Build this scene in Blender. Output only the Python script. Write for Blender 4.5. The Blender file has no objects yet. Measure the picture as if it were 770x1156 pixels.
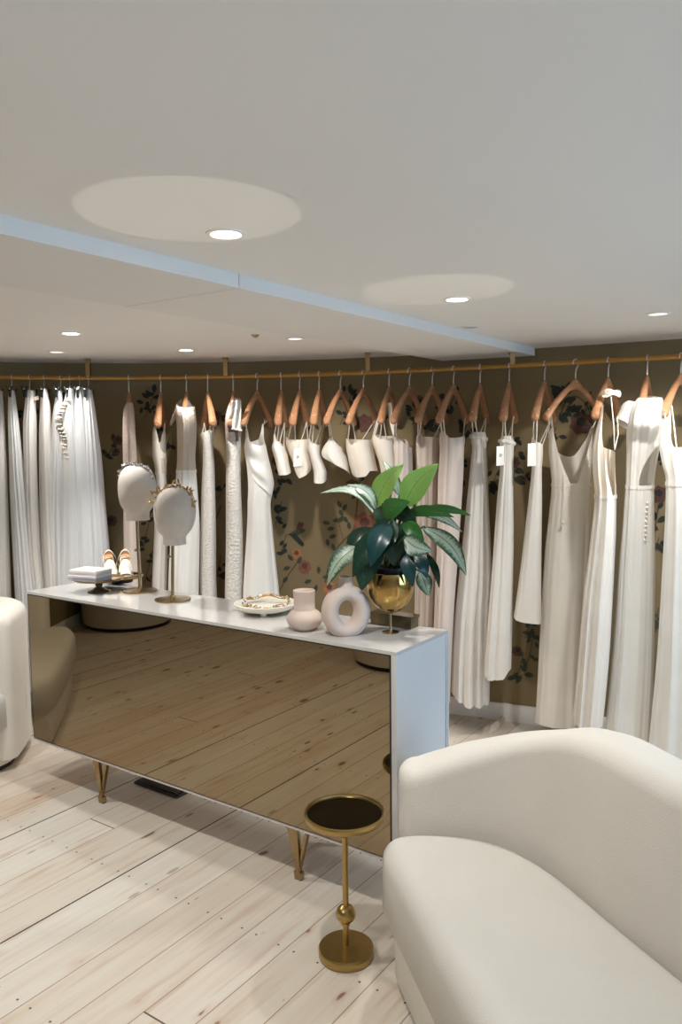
import bpy, math, random
from mathutils import Vector, Matrix
random.seed(7)
PI = math.pi
sc = bpy.context.scene
COL = sc.collection

# ------------------------------------------------------------------ camera
F_PX, PITCH, ROLL, EYE = 887.5, 0.0866, -0.0111, 1.6
fw = Vector((0, math.cos(PITCH), -math.sin(PITCH)))
up0 = Vector((0, math.sin(PITCH), math.cos(PITCH)))
rt0 = Vector((1, 0, 0))
rt = rt0 * math.cos(ROLL) + up0 * math.sin(ROLL)
up = up0 * math.cos(ROLL) - rt0 * math.sin(ROLL)
EYEP = Vector((0, 0, EYE))
cd = bpy.data.cameras.new('camera')
cam = bpy.data.objects.new('camera', cd)
COL.objects.link(cam)
cd.sensor_fit = 'VERTICAL'
cd.sensor_height = 36.0
cd.sensor_width = 24.0
cd.lens = 36.0 * F_PX / 1156.0
cd.clip_start = 0.02
m = Matrix((rt, up, -fw)).transposed().to_4x4()
m.translation = EYEP
cam.matrix_world = m
sc.camera = cam


def ray(x, y):
    return fw + rt * ((x - 385.0) / F_PX) - up * ((y - 578.0) / F_PX)


def atz(x, y, z):
    d = ray(x, y)
    return EYEP + d * ((z - EYE) / d.z)


def atY(x, y, Y):
    d = ray(x, y)
    return EYEP + d * (Y / d.y)


def px_of(P):
    d = Vector(P) - EYEP
    k = d.dot(fw)
    return 385.0 + F_PX * d.dot(rt) / k, 578.0 - F_PX * d.dot(up) / k


# ------------------------------------------------------------------ helpers
def tag(o, label=None, cat=None, group=None, kind=None):
    if label: o['label'] = label
    if cat: o['category'] = cat
    if group: o['group'] = group
    if kind: o['kind'] = kind
    return o


def empty(name, loc, label, cat, group=None, rz=0.0):
    o = bpy.data.objects.new(name, None)
    o.empty_display_size = 0.05
    COL.objects.link(o)
    o.location = loc
    o.rotation_euler = (0, 0, rz)
    return tag(o, label, cat, group)


def rootloc(parent):
    p, v = parent, Vector((0, 0, 0))
    while p is not None:
        v = v + Vector(p.location)
        p = p.parent
    return v


class MB:
    def __init__(s):
        s.v, s.f, s.mi, s.sm, s.uv = [], [], [], [], []

    def face(s, idx, mi=0, smooth=True, uv=None):
        s.f.append(tuple(idx)); s.mi.append(mi); s.sm.append(smooth)
        s.uv.append(uv if uv else [(0, 0)] * len(idx))

    def pts(s, ps):
        b = len(s.v)
        s.v.extend([tuple(p) for p in ps])
        return b

    def grid(s, rows, closed=False, mi=0, smooth=True, skip=None, uvs=None):
        n = len(rows[0]); b = len(s.v)
        for r in rows: s.pts(r)
        for i in range(len(rows) - 1):
            for j in range(n if closed else n - 1):
                k = (j + 1) % n
                if skip and skip(i, j): continue
                uv = None
                if uvs: uv = [uvs[i][j], uvs[i][k], uvs[i + 1][k], uvs[i + 1][j]]
                s.face((b + i * n + j, b + i * n + k, b + (i + 1) * n + k, b + (i + 1) * n + j), mi, smooth, uv)
        return b

    def cap(s, ring, mi=0, smooth=False, flip=False):
        b = s.pts(ring)
        idx = list(range(b, b + len(ring)))
        s.face(idx[::-1] if flip else idx, mi, smooth)

    def box(s, a, b_, mi=0, M=None, bev=0.0):
        x0, y0, z0 = a; x1, y1, z1 = b_
        if bev <= 0:
            ps = [Vector(p) for p in ((x0, y0, z0), (x1, y0, z0), (x1, y1, z0), (x0, y1, z0), (x0, y0, z1), (x1, y0, z1), (x1, y1, z1), (x0, y1, z1))]
            if M: ps = [M @ p for p in ps]
            b = s.pts(ps)
            for q in ((0, 3, 2, 1), (4, 5, 6, 7), (0, 1, 5, 4), (1, 2, 6, 5), (2, 3, 7, 6), (3, 0, 4, 7)):
                s.face([b + i for i in q], mi, False)
        else:
            rings = []
            for z, ins in ((z0, bev), (z0 + bev, 0), (z1 - bev, 0), (z1, bev)):
                ring = []
                for cx, cy, a0 in ((x1 - bev, y1 - bev, 0), (x0 + bev, y1 - bev, 90), (x0 + bev, y0 + bev, 180), (x1 - bev, y0 + bev, 270)):
                    for k in range(4):
                        t = math.radians(a0 + 30 * k)
                        r = bev - ins if ins < bev else 0.0
                        r = bev if ins == 0 else bev * 0.3
                        p = Vector((cx + r * math.cos(t), cy + r * math.sin(t), z))
                        ring.append(M @ p if M else p)
                rings.append(ring)
            s.grid(rings, True, mi, True)
            s.cap(rings[0], mi, flip=True); s.cap(rings[-1], mi)

    def tube(s, path, r, n=8, mi=0, caps=True, flat=1.0):
        path = [Vector(p) for p in path]
        rows = []
        up_ = None
        for i, p in enumerate(path):
            d = (path[min(i + 1, len(path) - 1)] - path[max(i - 1, 0)])
            if d.length < 1e-9: d = Vector((0, 0, 1))
            d.normalize()
            if up_ is None:
                up_ = Vector((0, 0, 1)) if abs(d.z) < 0.9 else Vector((0, 1, 0))
            a = d.cross(up_)
            if a.length < 1e-5: a = d.cross(Vector((1, 0, 0)))
            a.normalize()
            b = a.cross(d).normalized()
            up_ = b
            rr = r[i] if isinstance(r, (list, tuple)) else r
            rows.append([p + (a * math.cos(2 * PI * k / n) + b * math.sin(2 * PI * k / n) * flat) * rr for k in range(n)])
        s.grid(rows, True, mi)
        if caps:
            s.cap(rows[0], mi, flip=True); s.cap(rows[-1], mi)

    def lathe(s, prof, c, n=40, mi=0, M=None, sx=1.0, sy=1.0):
        c = Vector(c); rows = []
        for r, z in prof:
            ring = []
            for k in range(n):
                t = 2 * PI * k / n
                p = Vector((sx * r * math.cos(t), sy * r * math.sin(t), z))
                if M: p = M @ p
                ring.append(c + p)
            rows.append(ring)
        s.grid(rows, True, mi)
        if prof[0][0] > 1e-4: s.cap(rows[0], mi, flip=True)
        if prof[-1][0] > 1e-4: s.cap(rows[-1], mi)

    def ball(s, c, r, n=10, mi=0, sx=1, sy=1, sz=1, M=None):
        c = Vector(c); rows = []
        for i in range(n + 1):
            a = PI * i / n
            ring = []
            for k in range(n + 2):
                t = 2 * PI * k / (n + 2)
                p = Vector((r * sx * max(math.sin(a), 1e-4) * math.cos(t), r * sy * max(math.sin(a), 1e-4) * math.sin(t), r * sz * math.cos(a)))
                ring.append(c + (M @ p if M else p))
            rows.append(ring)
        s.grid(rows, True, mi)

    def build(s, name, mats, parent=None, label=None, local=False):
        me = bpy.data.meshes.new(name)
        off = Vector((0, 0, 0)) if (parent is None or local) else rootloc(parent)
        me.from_pydata([tuple(Vector(p) - off) for p in s.v], [], s.f)
        if not isinstance(mats, (list, tuple)): mats = [mats]
        for mt in mats: me.materials.append(mt)
        me.polygons.foreach_set('material_index', s.mi)
        me.polygons.foreach_set('use_smooth', s.sm)
        uvl = me.uv_layers.new(name='UVMap')
        flat = []
        for u in s.uv:
            for q in u: flat.extend(q)
        uvl.data.foreach_set('uv', flat)
        me.update()
        me.set_sharp_from_angle(angle=math.radians(48))
        o = bpy.data.objects.new(name, me)
        COL.objects.link(o)
        if parent is not None: o.parent = parent
        if label: o['label'] = label
        return o


def lerp(a, b, t): return a + (b - a) * t


def interp(tab, x):
    if x <= tab[0][0]: return tab[0][1]
    for (x0, y0), (x1, y1) in zip(tab, tab[1:]):
        if x <= x1: return lerp(y0, y1, (x - x0) / max(1e-9, x1 - x0))
    return tab[-1][1]


def hermite(tab, x):
    """smooth interpolation through (x, y) pairs sorted by x"""
    n = len(tab)
    if x <= tab[0][0]: return tab[0][1]
    if x >= tab[-1][0]: return tab[-1][1]
    for i in range(n - 1):
        if x <= tab[i + 1][0]: break
    x0, y0 = tab[i]; x1, y1 = tab[i + 1]
    h = x1 - x0
    d = (y1 - y0) / h
    dm = d if i == 0 else (y0 - tab[i - 1][1]) / (x0 - tab[i - 1][0])
    dp = d if i == n - 2 else (tab[i + 2][1] - y1) / (tab[i + 2][0] - x1)
    def mono(a, b): return 0.0 if a * b <= 0 else 2 * a * b / (a + b)
    m0 = d if i == 0 else mono(dm, d)
    m1 = d if i == n - 2 else mono(d, dp)
    t = (x - x0) / h
    return ((2 * t**3 - 3 * t**2 + 1) * y0 + (t**3 - 2 * t**2 + t) * h * m0 + (-2 * t**3 + 3 * t**2) * y1 + (t**3 - t**2) * h * m1)


def catmull(ps, sub=8, closed=False):
    ps = [Vector(p) for p in ps]; out = []; n = len(ps)
    for i in range(n if closed else n - 1):
        p1, p2 = ps[i], ps[(i + 1) % n]
        p0 = ps[(i - 1) % n] if (closed or i > 0) else p1 * 2 - p2
        p3 = ps[(i + 2) % n] if (closed or i + 2 < n) else p2 * 2 - p1
        for k in range(sub):
            t = k / sub
            out.append(0.5 * ((2 * p1) + (p2 - p0) * t + (2 * p0 - 5 * p1 + 4 * p2 - p3) * t * t + (3 * p1 - p0 - 3 * p2 + p3) * t**3))
    if not closed: out.append(ps[-1])
    return out


# ------------------------------------------------------------------ materials
def srgb(r, g, b):
    return tuple((c / 255 / 12.92 if c / 255 <= 0.04045 else ((c / 255 + 0.055) / 1.055) ** 2.4) for c in (r, g, b)) + (1.0,)


def sock(nd, name, out=False):
    return (nd.outputs if out else nd.inputs)[name]


def newmat(name):
    mt = bpy.data.materials.new(name)
    mt.use_nodes = True
    nt = mt.node_tree
    return mt, nt, nt.nodes['Principled BSDF']


def mat(name, col, rough=0.6, metal=0.0, spec=0.5, var=0.04, scale=8.0, bump=0.0, bscale=60.0, stretch=None, sheen=0.0, coat=0.0, trans=0.0, alpha=1.0, subs=0.0):
    """principled surface with a procedural tone variation and optional bump"""
    mt, nt, bs = newmat(name)
    N, L = nt.nodes, nt.links
    tc = N.new('ShaderNodeTexCoord')
    mp = N.new('ShaderNodeMapping')
    L.new(tc.outputs['Object'], mp.inputs['Vector'])
    if stretch: mp.inputs['Scale'].default_value = stretch
    ns = N.new('ShaderNodeTexNoise')
    ns.inputs['Scale'].default_value = scale
    ns.inputs['Detail'].default_value = 3
    L.new(mp.outputs['Vector'], ns.inputs['Vector'])
    cr = N.new('ShaderNodeValToRGB')
    cr.color_ramp.elements[0].position = 0.3
    cr.color_ramp.elements[1].position = 0.7
    cr.color_ramp.elements[0].color = tuple(c * (1 - var) for c in col[:3]) + (1,)
    cr.color_ramp.elements[1].color = tuple(min(1, c * (1 + var)) for c in col[:3]) + (1,)
    L.new(ns.outputs['Fac'], cr.inputs['Fac'])
    L.new(cr.outputs['Color'], bs.inputs['Base Color'])
    bs.inputs['Roughness'].default_value = rough
    bs.inputs['Metallic'].default_value = metal
    bs.inputs['Specular IOR Level'].default_value = spec
    if sheen: bs.inputs['Sheen Weight'].default_value = sheen
    if coat:
        bs.inputs['Coat Weight'].default_value = coat
        bs.inputs['Coat Roughness'].default_value = 0.08
    if trans: bs.inputs['Transmission Weight'].default_value = trans
    if alpha < 1: bs.inputs['Alpha'].default_value = alpha
    if bump:
        nb = N.new('ShaderNodeTexNoise')
        nb.inputs['Scale'].default_value = bscale
        nb.inputs['Detail'].default_value = 4
        L.new(mp.outputs['Vector'], nb.inputs['Vector'])
        bp = N.new('ShaderNodeBump')
        bp.inputs['Strength'].default_value = bump
        bp.inputs['Distance'].default_value = 0.004
        L.new(nb.outputs['Fac'], bp.inputs['Height'])
        L.new(bp.outputs['Normal'], bs.inputs['Normal'])
    return mt


def cloth(name, col, rough=0.75, var=0.03, bump=0.15, bscale=300, translucent=0.25, stretch=None, spec=0.25, scale=9, alpha=1.0):
    mt = mat(name, col, rough, 0, spec, var, scale, bump, bscale, stretch)
    nt = mt.node_tree; N, L = nt.nodes, nt.links
    bs = N['Principled BSDF']; out = N['Material Output']
    tr = N.new('ShaderNodeBsdfTranslucent')
    tr.inputs['Color'].default_value = col
    mx = N.new('ShaderNodeMixShader')
    mx.inputs['Fac'].default_value = translucent
    L.new(bs.outputs[0], mx.inputs[1]); L.new(tr.outputs[0], mx.inputs[2])
    last = mx
    if alpha < 1:
        tp = N.new('ShaderNodeBsdfTransparent')
        m2 = N.new('ShaderNodeMixShader'); m2.inputs['Fac'].default_value = alpha
        L.new(tp.outputs[0], m2.inputs[1]); L.new(mx.outputs[0], m2.inputs[2])
        last = m2
    L.new(last.outputs[0], out.inputs['Surface'])
    return mt


def lacecloth(name, col, scale=260, hole=0.35, dark=0.75):
    """lace: voronoi cells give relief and small openings"""
    mt = cloth(name, col, 0.8, 0.05, 0.0, 100, 0.2)
    nt = mt.node_tree; N, L = nt.nodes, nt.links
    bs = N['Principled BSDF']
    tc = N.new('ShaderNodeTexCoord')
    vo = N.new('ShaderNodeTexVoronoi'); vo.inputs['Scale'].default_value = scale
    L.new(tc.outputs['Object'], vo.inputs['Vector'])
    cr = N.new('ShaderNodeValToRGB')
    cr.color_ramp.elements[0].color = tuple(c for c in col[:3]) + (1,)
    cr.color_ramp.elements[1].color = tuple(c * dark for c in col[:3]) + (1,)
    cr.color_ramp.elements[0].position = hole
    cr.color_ramp.elements[1].position = hole + 0.35
    L.new(vo.outputs['Distance'], cr.inputs['Fac'])
    L.new(cr.outputs['Color'], bs.inputs['Base Color'])
    bp = N.new('ShaderNodeBump'); bp.inputs['Strength'].default_value = 0.8; bp.inputs['Distance'].default_value = 0.006
    L.new(vo.outputs['Distance'], bp.inputs['Height'])
    L.new(bp.outputs['Normal'], bs.inputs['Normal'])
    return mt


def emis(name, col, strength):
    mt, nt, bs = newmat(name)
    N, L = nt.nodes, nt.links
    e = N.new('ShaderNodeEmission')
    e.inputs['Color'].default_value = col
    e.inputs['Strength'].default_value = strength
    L.new(e.outputs[0], N['Material Output'].inputs['Surface'])
    return mt


M = {}
M['ceiling'] = mat('ceiling paint', srgb(240, 236, 231), 0.9, var=0.012, scale=1.5, bump=0.05, bscale=150)
M['beam'] = mat('beam paint', srgb(234, 230, 225), 0.85, var=0.01)
M['wallpaint'] = mat('pale wall paint', srgb(205, 198, 188), 0.9, var=0.02)
M['skirting'] = mat('white skirting paint', srgb(222, 220, 218), 0.5, var=0.02)
M['wallpaper'] = mat('olive wallpaper', srgb(130, 113, 82), 0.8, var=0.06, scale=2.2, bump=0.06, bscale=220)
M['w_leaf'] = mat('wallpaper leaf ink', srgb(62, 66, 50), 0.8, var=0.25, scale=30)
M['w_leafdark'] = mat('wallpaper dark leaf ink', srgb(40, 44, 38), 0.8, var=0.25, scale=30)
M['w_stem'] = mat('wallpaper stem ink', srgb(84, 70, 52), 0.8, var=0.2, scale=30)
M['w_rose'] = mat('wallpaper rose ink', srgb(128, 84, 64), 0.8, var=0.25, scale=40)
M['w_rosedark'] = mat('wallpaper dark rose ink', srgb(92, 60, 50), 0.8, var=0.25, scale=40)
M['w_orange'] = mat('wallpaper orange ink', srgb(168, 112, 74), 0.8, var=0.2, scale=40)
M['rail'] = mat('satin brass rail', srgb(176, 134, 74), 0.38, 0.85, var=0.05)
M['brass'] = mat('brushed brass', srgb(176, 150, 96), 0.3, 1.0, var=0.06, scale=30, stretch=(1, 1, 12))
M['brass_dark'] = mat('aged brass', srgb(168, 146, 108), 0.26, 1.0, var=0.06)
M['gold'] = mat('polished gold', srgb(186, 154, 92), 0.12, 1.0, var=0.04)
M['steel'] = mat('hook steel', srgb(214, 210, 202), 0.35, 0.7, var=0.02)
M['wood'] = mat('hanger beech', srgb(160, 114, 80), 0.5, var=0.14, scale=10, stretch=(1, 1, 6), coat=0.2)
M['clip'] = mat('black clip', srgb(30, 34, 36), 0.35, 0.3, var=0.1)
M['white_lac'] = mat('white lacquer', srgb(208, 206, 204), 0.12, var=0.01, spec=0.9, coat=0.6)
M['panel'] = mat('white side panel', srgb(212, 212, 213), 0.45, var=0.01, spec=0.4)
M['edge'] = mat('white metal edge', srgb(205, 198, 194), 0.3, var=0.02)
M['dark_edge'] = mat('dark edge strip', srgb(40, 34, 28), 0.5, var=0.05)  # dark strips along the edges of the mirror
M['dark'] = mat('dark plinth', srgb(34, 30, 28), 0.7, var=0.05)
M['grille'] = mat('dark brown metal grille', srgb(56, 48, 42), 0.5, var=0.08)
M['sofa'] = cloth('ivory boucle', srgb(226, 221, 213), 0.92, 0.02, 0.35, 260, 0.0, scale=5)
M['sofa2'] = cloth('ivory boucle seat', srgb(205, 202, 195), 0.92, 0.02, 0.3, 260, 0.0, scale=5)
M['ottoman'] = cloth('grey beige wool', srgb(196, 188, 176), 0.95, 0.03, 0.3, 240, 0.0)
M['canvas'] = mat('head form canvas', srgb(194, 186, 178), 0.9, var=0.05, scale=14, bump=0.3, bscale=180)
M['ceramic_pink'] = mat('matt pale pink ceramic', srgb(206, 188, 177), 0.75, var=0.03, scale=12, bump=0.05, bscale=90)
M['ceramic_white'] = mat('off white glazed ceramic', srgb(222, 217, 205), 0.4, var=0.03)
M['paper'] = mat('white card', srgb(230, 226, 218), 0.8, var=0.02)
M['paper_lilac'] = mat('pale lilac card', srgb(206, 202, 208), 0.7, var=0.02)
M['ink'] = mat('grey print', srgb(90, 88, 86), 0.8, var=0.05)
M['string'] = cloth('white strap cord', srgb(222, 214, 202), 0.7, 0.03, 0.1, 200, 0.1)
M['tan'] = mat('tan leather insole', srgb(176, 130, 80), 0.5, var=0.08)
M['leather_white'] = mat('white satin shoe', srgb(228, 222, 212), 0.35, var=0.03)
M['pearl'] = mat('pearl beads', srgb(226, 220, 208), 0.25, var=0.06)
M['silver'] = mat('silver beads', srgb(190, 186, 190), 0.22, 0.9, var=0.08)
M['blush'] = mat('blush leaf metal', srgb(206, 168, 110), 0.25, 0.9, var=0.1)
M['bronze_gloss'] = mat('bronze glass', srgb(112, 98, 72), 0.1, 0.5, var=0.03)
M['soil'] = mat('potting soil', srgb(34, 30, 26), 0.95, var=0.3, scale=60, bump=0.6, bscale=90)
M['potliner'] = mat('dark navy plastic pot', srgb(24, 28, 36), 0.45, var=0.05)
M['stalk'] = mat('plant stalk', srgb(66, 88, 50), 0.5, var=0.15)
M['glassfoot'] = mat('smoked glass foot', srgb(120, 116, 100), 0.06, 0.6, var=0.02)
# dress fabrics
M['ivory'] = cloth('ivory crepe', srgb(238, 233, 225))
M['ivory_warm'] = cloth('warm ivory satin', srgb(234, 224, 210), 0.5)
M['white'] = cloth('white silk', srgb(240, 237, 232), 0.6)
M['blush_silk'] = cloth('blush chiffon', srgb(222, 208, 198), 0.8)
M['nude'] = cloth('nude lining', srgb(214, 196, 176), 0.8)
M['tulle'] = cloth('white tulle', srgb(242, 242, 242), 0.9, 0.04, 0.5, 30, 0.4, stretch=(6, 6, 0.15), scale=10, alpha=0.88)
M['tulle_warm'] = cloth('ivory tulle', srgb(238, 234, 229), 0.9, 0.04, 0.5, 30, 0.4, stretch=(6, 6, 0.15), scale=10, alpha=0.88)
M['lace'] = lacecloth('ivory lace', srgb(224, 212, 198), 150, 0.3, 0.85)
M['lace_pink'] = lacecloth('blush lace', srgb(220, 200, 186), 150, 0.3, 0.78)
M['beaded'] = lacecloth('beaded texture', srgb(230, 224, 216), 75, 0.25, 0.86)
M['eyelash'] = lacecloth('eyelash lace', srgb(232, 226, 218), 110, 0.3, 0.9)


def mirror_mat(name, col, rough):
    mt, nt, bs = newmat(name)
    N, L = nt.nodes, nt.links
    ns = N.new('ShaderNodeTexNoise'); ns.inputs['Scale'].default_value = 3
    cr = N.new('ShaderNodeValToRGB')
    cr.color_ramp.elements[0].color = tuple(c * 0.98 for c in col[:3]) + (1,)
    cr.color_ramp.elements[1].color = col
    L.new(ns.outputs['Fac'], cr.inputs['Fac'])
    L.new(cr.outputs['Color'], bs.inputs['Base Color'])
    bs.inputs['Metallic'].default_value = 1.0
    bs.inputs['Roughness'].default_value = rough
    return mt


M['bronze_mirror'] = mirror_mat('bronze mirror', (0.31, 0.245, 0.16, 1), 0.015)
M['smoked_mirror'] = mirror_mat('smoked mirror', (0.13, 0.12, 0.09, 1), 0.03)

# console frame of reference: U runs left along its front, V away from the room
YAW = 0.6111
UD = Vector((-math.cos(YAW), math.sin(YAW), 0))
VD = Vector((math.sin(YAW), math.cos(YAW), 0))
C0 = Vector((0.1741, 2.4993, 0))
CL, CD, CZT, CZB = 2.0228, 0.3644, 0.9238, 0.212


def uvp(u, v, z=0.0):
    return C0 + UD * u + VD * v + Vector((0, 0, z))


def floor_material():
    mt, nt, bs = newmat('whitewashed pine boards')
    N, L = nt.nodes, nt.links
    geo = N.new('ShaderNodeNewGeometry')

    def dot(vec, off):
        d = N.new('ShaderNodeVectorMath'); d.operation = 'DOT_PRODUCT'
        L.new(geo.outputs['Position'], d.inputs[0]); d.inputs[1].default_value = vec
        a = N.new('ShaderNodeMath'); a.operation = 'ADD'
        L.new(d.outputs['Value'], a.inputs[0]); a.inputs[1].default_value = off
        return a.outputs[0]

    def math_(op, a, b=None, c=None):
        n = N.new('ShaderNodeMath'); n.operation = op
        for i, q in enumerate((a, b, c)):
            if q is None: continue
            if isinstance(q, (int, float)): n.inputs[i].default_value = q
            else: L.new(q, n.inputs[i])
        return n.outputs[0]

    def comb(x, y, z=0.0):
        n = N.new('ShaderNodeCombineXYZ')
        for i, q in enumerate((x, y, z)):
            if isinstance(q, (int, float)): n.inputs[i].default_value = q
            else: L.new(q, n.inputs[i])
        return n.outputs[0]

    def ramp(fac, stops):
        n = N.new('ShaderNodeValToRGB')
        e = n.color_ramp.elements
        while len(e) < len(stops): e.new(0.5)
        for el, (p, c) in zip(e, stops): el.position = p; el.color = c
        L.new(fac, n.inputs['Fac'])
        return n.outputs['Color']

    def mix(fac, a, b, mode='MIX'):
        n = N.new('ShaderNodeMix'); n.data_type = 'RGBA'; n.blend_type = mode
        if isinstance(fac, float): n.inputs[0].default_value = fac
        else: L.new(fac, n.inputs[0])
        for i, q in ((6, a), (7, b)):
            if isinstance(q, tuple): n.inputs[i].default_value = q
            else: L.new(q, n.inputs[i])
        return n.outputs[2]

    W = 0.1565
    off_u = -C0.dot(UD) - 0.698
    cu = dot(UD, off_u)
    cv = dot(VD, -C0.dot(VD))
    q = math_('DIVIDE', cu, W)
    idn = math_('FLOOR', q)
    fr = math_('SUBTRACT', q, idn)
    wn = N.new('ShaderNodeTexWhiteNoise'); wn.noise_dimensions = '1D'; L.new(idn, wn.inputs['W'])
    rnd = wn.outputs['Value']
    # board lengths
    seg = math_('DIVIDE', math_('ADD', cv, math_('MULTIPLY', rnd, 23.0)), 14.0)
    sid = math_('FLOOR', seg); sfr = math_('SUBTRACT', seg, sid)
    wn2 = N.new('ShaderNodeTexWhiteNoise'); wn2.noise_dimensions = '2D'
    L.new(comb(idn, sid), wn2.inputs['Vector'])
    rnd2 = wn2.outputs['Value']
    # grain
    n1 = N.new('ShaderNodeTexNoise'); n1.inputs['Scale'].default_value = 1.0; n1.inputs['Detail'].default_value = 5
    n1.inputs['Distortion'].default_value = 0.6
    L.new(comb(math_('MULTIPLY', cu, 38.0), math_('MULTIPLY', cv, 1.6), math_('MULTIPLY', rnd2, 31.0)), n1.inputs['Vector'])
    n2 = N.new('ShaderNodeTexNoise'); n2.inputs['Scale'].default_value = 1.0; n2.inputs['Detail'].default_value = 3
    L.new(comb(math_('MULTIPLY', cu, 6.0), math_('MULTIPLY', cv, 1.1), math_('MULTIPLY', rnd2, 17.0)), n2.inputs['Vector'])
    base = ramp(n1.outputs['Fac'], [(0.28, srgb(188, 163, 140)), (0.5, srgb(201, 192, 178)), (0.75, srgb(210, 206, 196))])
    patch = ramp(n2.outputs['Fac'], [(0.35, srgb(194, 170, 149)), (0.65, srgb(210, 207, 198))])
    col = mix(0.45, base, patch)
    tint = ramp(rnd2, [(0.0, srgb(192, 168, 147)), (0.5, srgb(203, 196, 183)), (1.0, srgb(214, 212, 205))])
    col = mix(0.4, col, tint)
    # knots: stretched voronoi cells, an occasional one is a knot
    vv = comb(math_('MULTIPLY', cu, 10.0), math_('MULTIPLY', cv, 4.4), math_('MULTIPLY', idn, 3.7))
    nd = N.new('ShaderNodeTexNoise'); nd.inputs['Scale'].default_value = 2.0
    L.new(vv, nd.inputs['Vector'])
    vo = N.new('ShaderNodeTexVoronoi'); vo.inputs['Scale'].default_value = 1.0; vo.inputs['Randomness'].default_value = 1.0
    dv_ = N.new('ShaderNodeVectorMath'); dv_.operation = 'MULTIPLY_ADD'
    L.new(nd.outputs['Color'], dv_.inputs[0]); dv_.inputs[1].default_value = (0.35, 0.35, 0.0); L.new(vv, dv_.inputs[2])
    L.new(dv_.outputs[0], vo.inputs['Vector'])
    sep = N.new('ShaderNodeSeparateColor'); L.new(vo.outputs['Color'], sep.inputs['Color'])
    size = math_('MULTIPLY', math_('GREATER_THAN', sep.outputs['Red'], 0.25), math_('ADD', 0.05, math_('MULTIPLY', sep.outputs['Green'], 0.15)))
    kd = math_('SUBTRACT', size, vo.outputs['Distance'])
    kmask = math_('MINIMUM', math_('MAXIMUM', math_('MULTIPLY', kd, 22.0), 0.0), 1.0)
    halo = math_('MINIMUM', math_('MAXIMUM', math_('MULTIPLY', math_('ADD', kd, 0.14), 4.0), 0.0), 1.0)
    halo = math_('MULTIPLY', halo, math_('MULTIPLY', math_('GREATER_THAN', sep.outputs['Red'], 0.25), 0.45))
    col = mix(halo, col, srgb(176, 136, 108))
    col = mix(math_('MULTIPLY', kmask, 0.85), col, srgb(112, 82, 66))
    vs = comb(math_('MULTIPLY', cu, 17.0), math_('MULTIPLY', cv, 5.5), math_('MULTIPLY', idn, 5.3))
    v2_ = N.new('ShaderNodeTexVoronoi'); v2_.inputs['Scale'].default_value = 1.0
    L.new(vs, v2_.inputs['Vector'])
    sp2 = N.new('ShaderNodeSeparateColor'); L.new(v2_.outputs['Color'], sp2.inputs['Color'])
    sz2 = math_('MULTIPLY', math_('GREATER_THAN', sp2.outputs['Red'], 0.45), math_('ADD', 0.05, math_('MULTIPLY', math_('POWER', sp2.outputs['Green'], 2.0), 0.17)))
    k2 = math_('MINIMUM', math_('MAXIMUM', math_('MULTIPLY', math_('SUBTRACT', sz2, v2_.outputs['Distance']), 14.0), 0.0), 1.0)
    col = mix(math_('MULTIPLY', k2, math_('ADD', 0.3, math_('MULTIPLY', sp2.outputs['Blue'], 0.6))), col, srgb(104, 80, 68))
    # pale brown flame figure along some boards
    n5 = N.new('ShaderNodeTexNoise'); n5.inputs['Scale'].default_value = 1.0; n5.inputs['Detail'].default_value = 2
    L.new(comb(math_('MULTIPLY', cu, 26.0), math_('MULTIPLY', cv, 2.4), math_('MULTIPLY', rnd2, 77.0)), n5.inputs['Vector'])
    fl_ = math_('MULTIPLY', math_('MINIMUM', math_('MAXIMUM', math_('MULTIPLY', math_('SUBTRACT', n5.outputs['Fac'], 0.58), 6.0), 0.0), 1.0), 0.5)
    col = mix(fl_, col, srgb(176, 142, 120))
    # gaps between boards, a few of them wide and black
    edge = math_('MINIMUM', fr, math_('SUBTRACT', 1.0, fr))
    wn3 = N.new('ShaderNodeTexWhiteNoise'); wn3.noise_dimensions = '1D'
    L.new(math_('FLOOR', math_('ADD', q, 0.5)), wn3.inputs['W'])
    wide = math_('GREATER_THAN', wn3.outputs['Value'], 0.80)
    gw = math_('ADD', 0.012, math_('MULTIPLY', wide, 0.010))
    gap = math_('LESS_THAN', edge, gw)
    jn = math_('LESS_THAN', sfr, 0.0004)
    gapcol = mix(wide, srgb(150, 126, 108), srgb(52, 40, 34))
    col = mix(gap, col, gapcol)
    col = mix(jn, col, srgb(96, 76, 64))
    # nail heads
    nx = math_('ABSOLUTE', math_('SUBTRACT', math_('ABSOLUTE', math_('SUBTRACT', fr, 0.5)), 0.3))
    av = math_('DIVIDE', cv, 0.62); afr = math_('SUBTRACT', math_('SUBTRACT', av, math_('FLOOR', av)), 0.5)
    dn = math_('ADD', math_('POWER', math_('MULTIPLY', nx, W), 2.0), math_('POWER', math_('MULTIPLY', afr, 0.62), 2.0))
    nail = math_('LESS_THAN', dn, 0.000016)
    col = mix(nail, col, srgb(84, 80, 84))
    L.new(col, bs.inputs['Base Color'])
    bs.inputs['Roughness'].default_value = 0.5
    bs.inputs['Specular IOR Level'].default_value = 0.3
    bp = N.new('ShaderNodeBump'); bp.inputs['Strength'].default_value = 0.25; bp.inputs['Distance'].default_value = 0.003
    L.new(math_('SUBTRACT', math_('MULTIPLY', n1.outputs['Fac'], 0.3), gap), bp.inputs['Height'])
    L.new(bp.outputs['Normal'], bs.inputs['Normal'])
    return mt


M['floor'] = floor_material()


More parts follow.
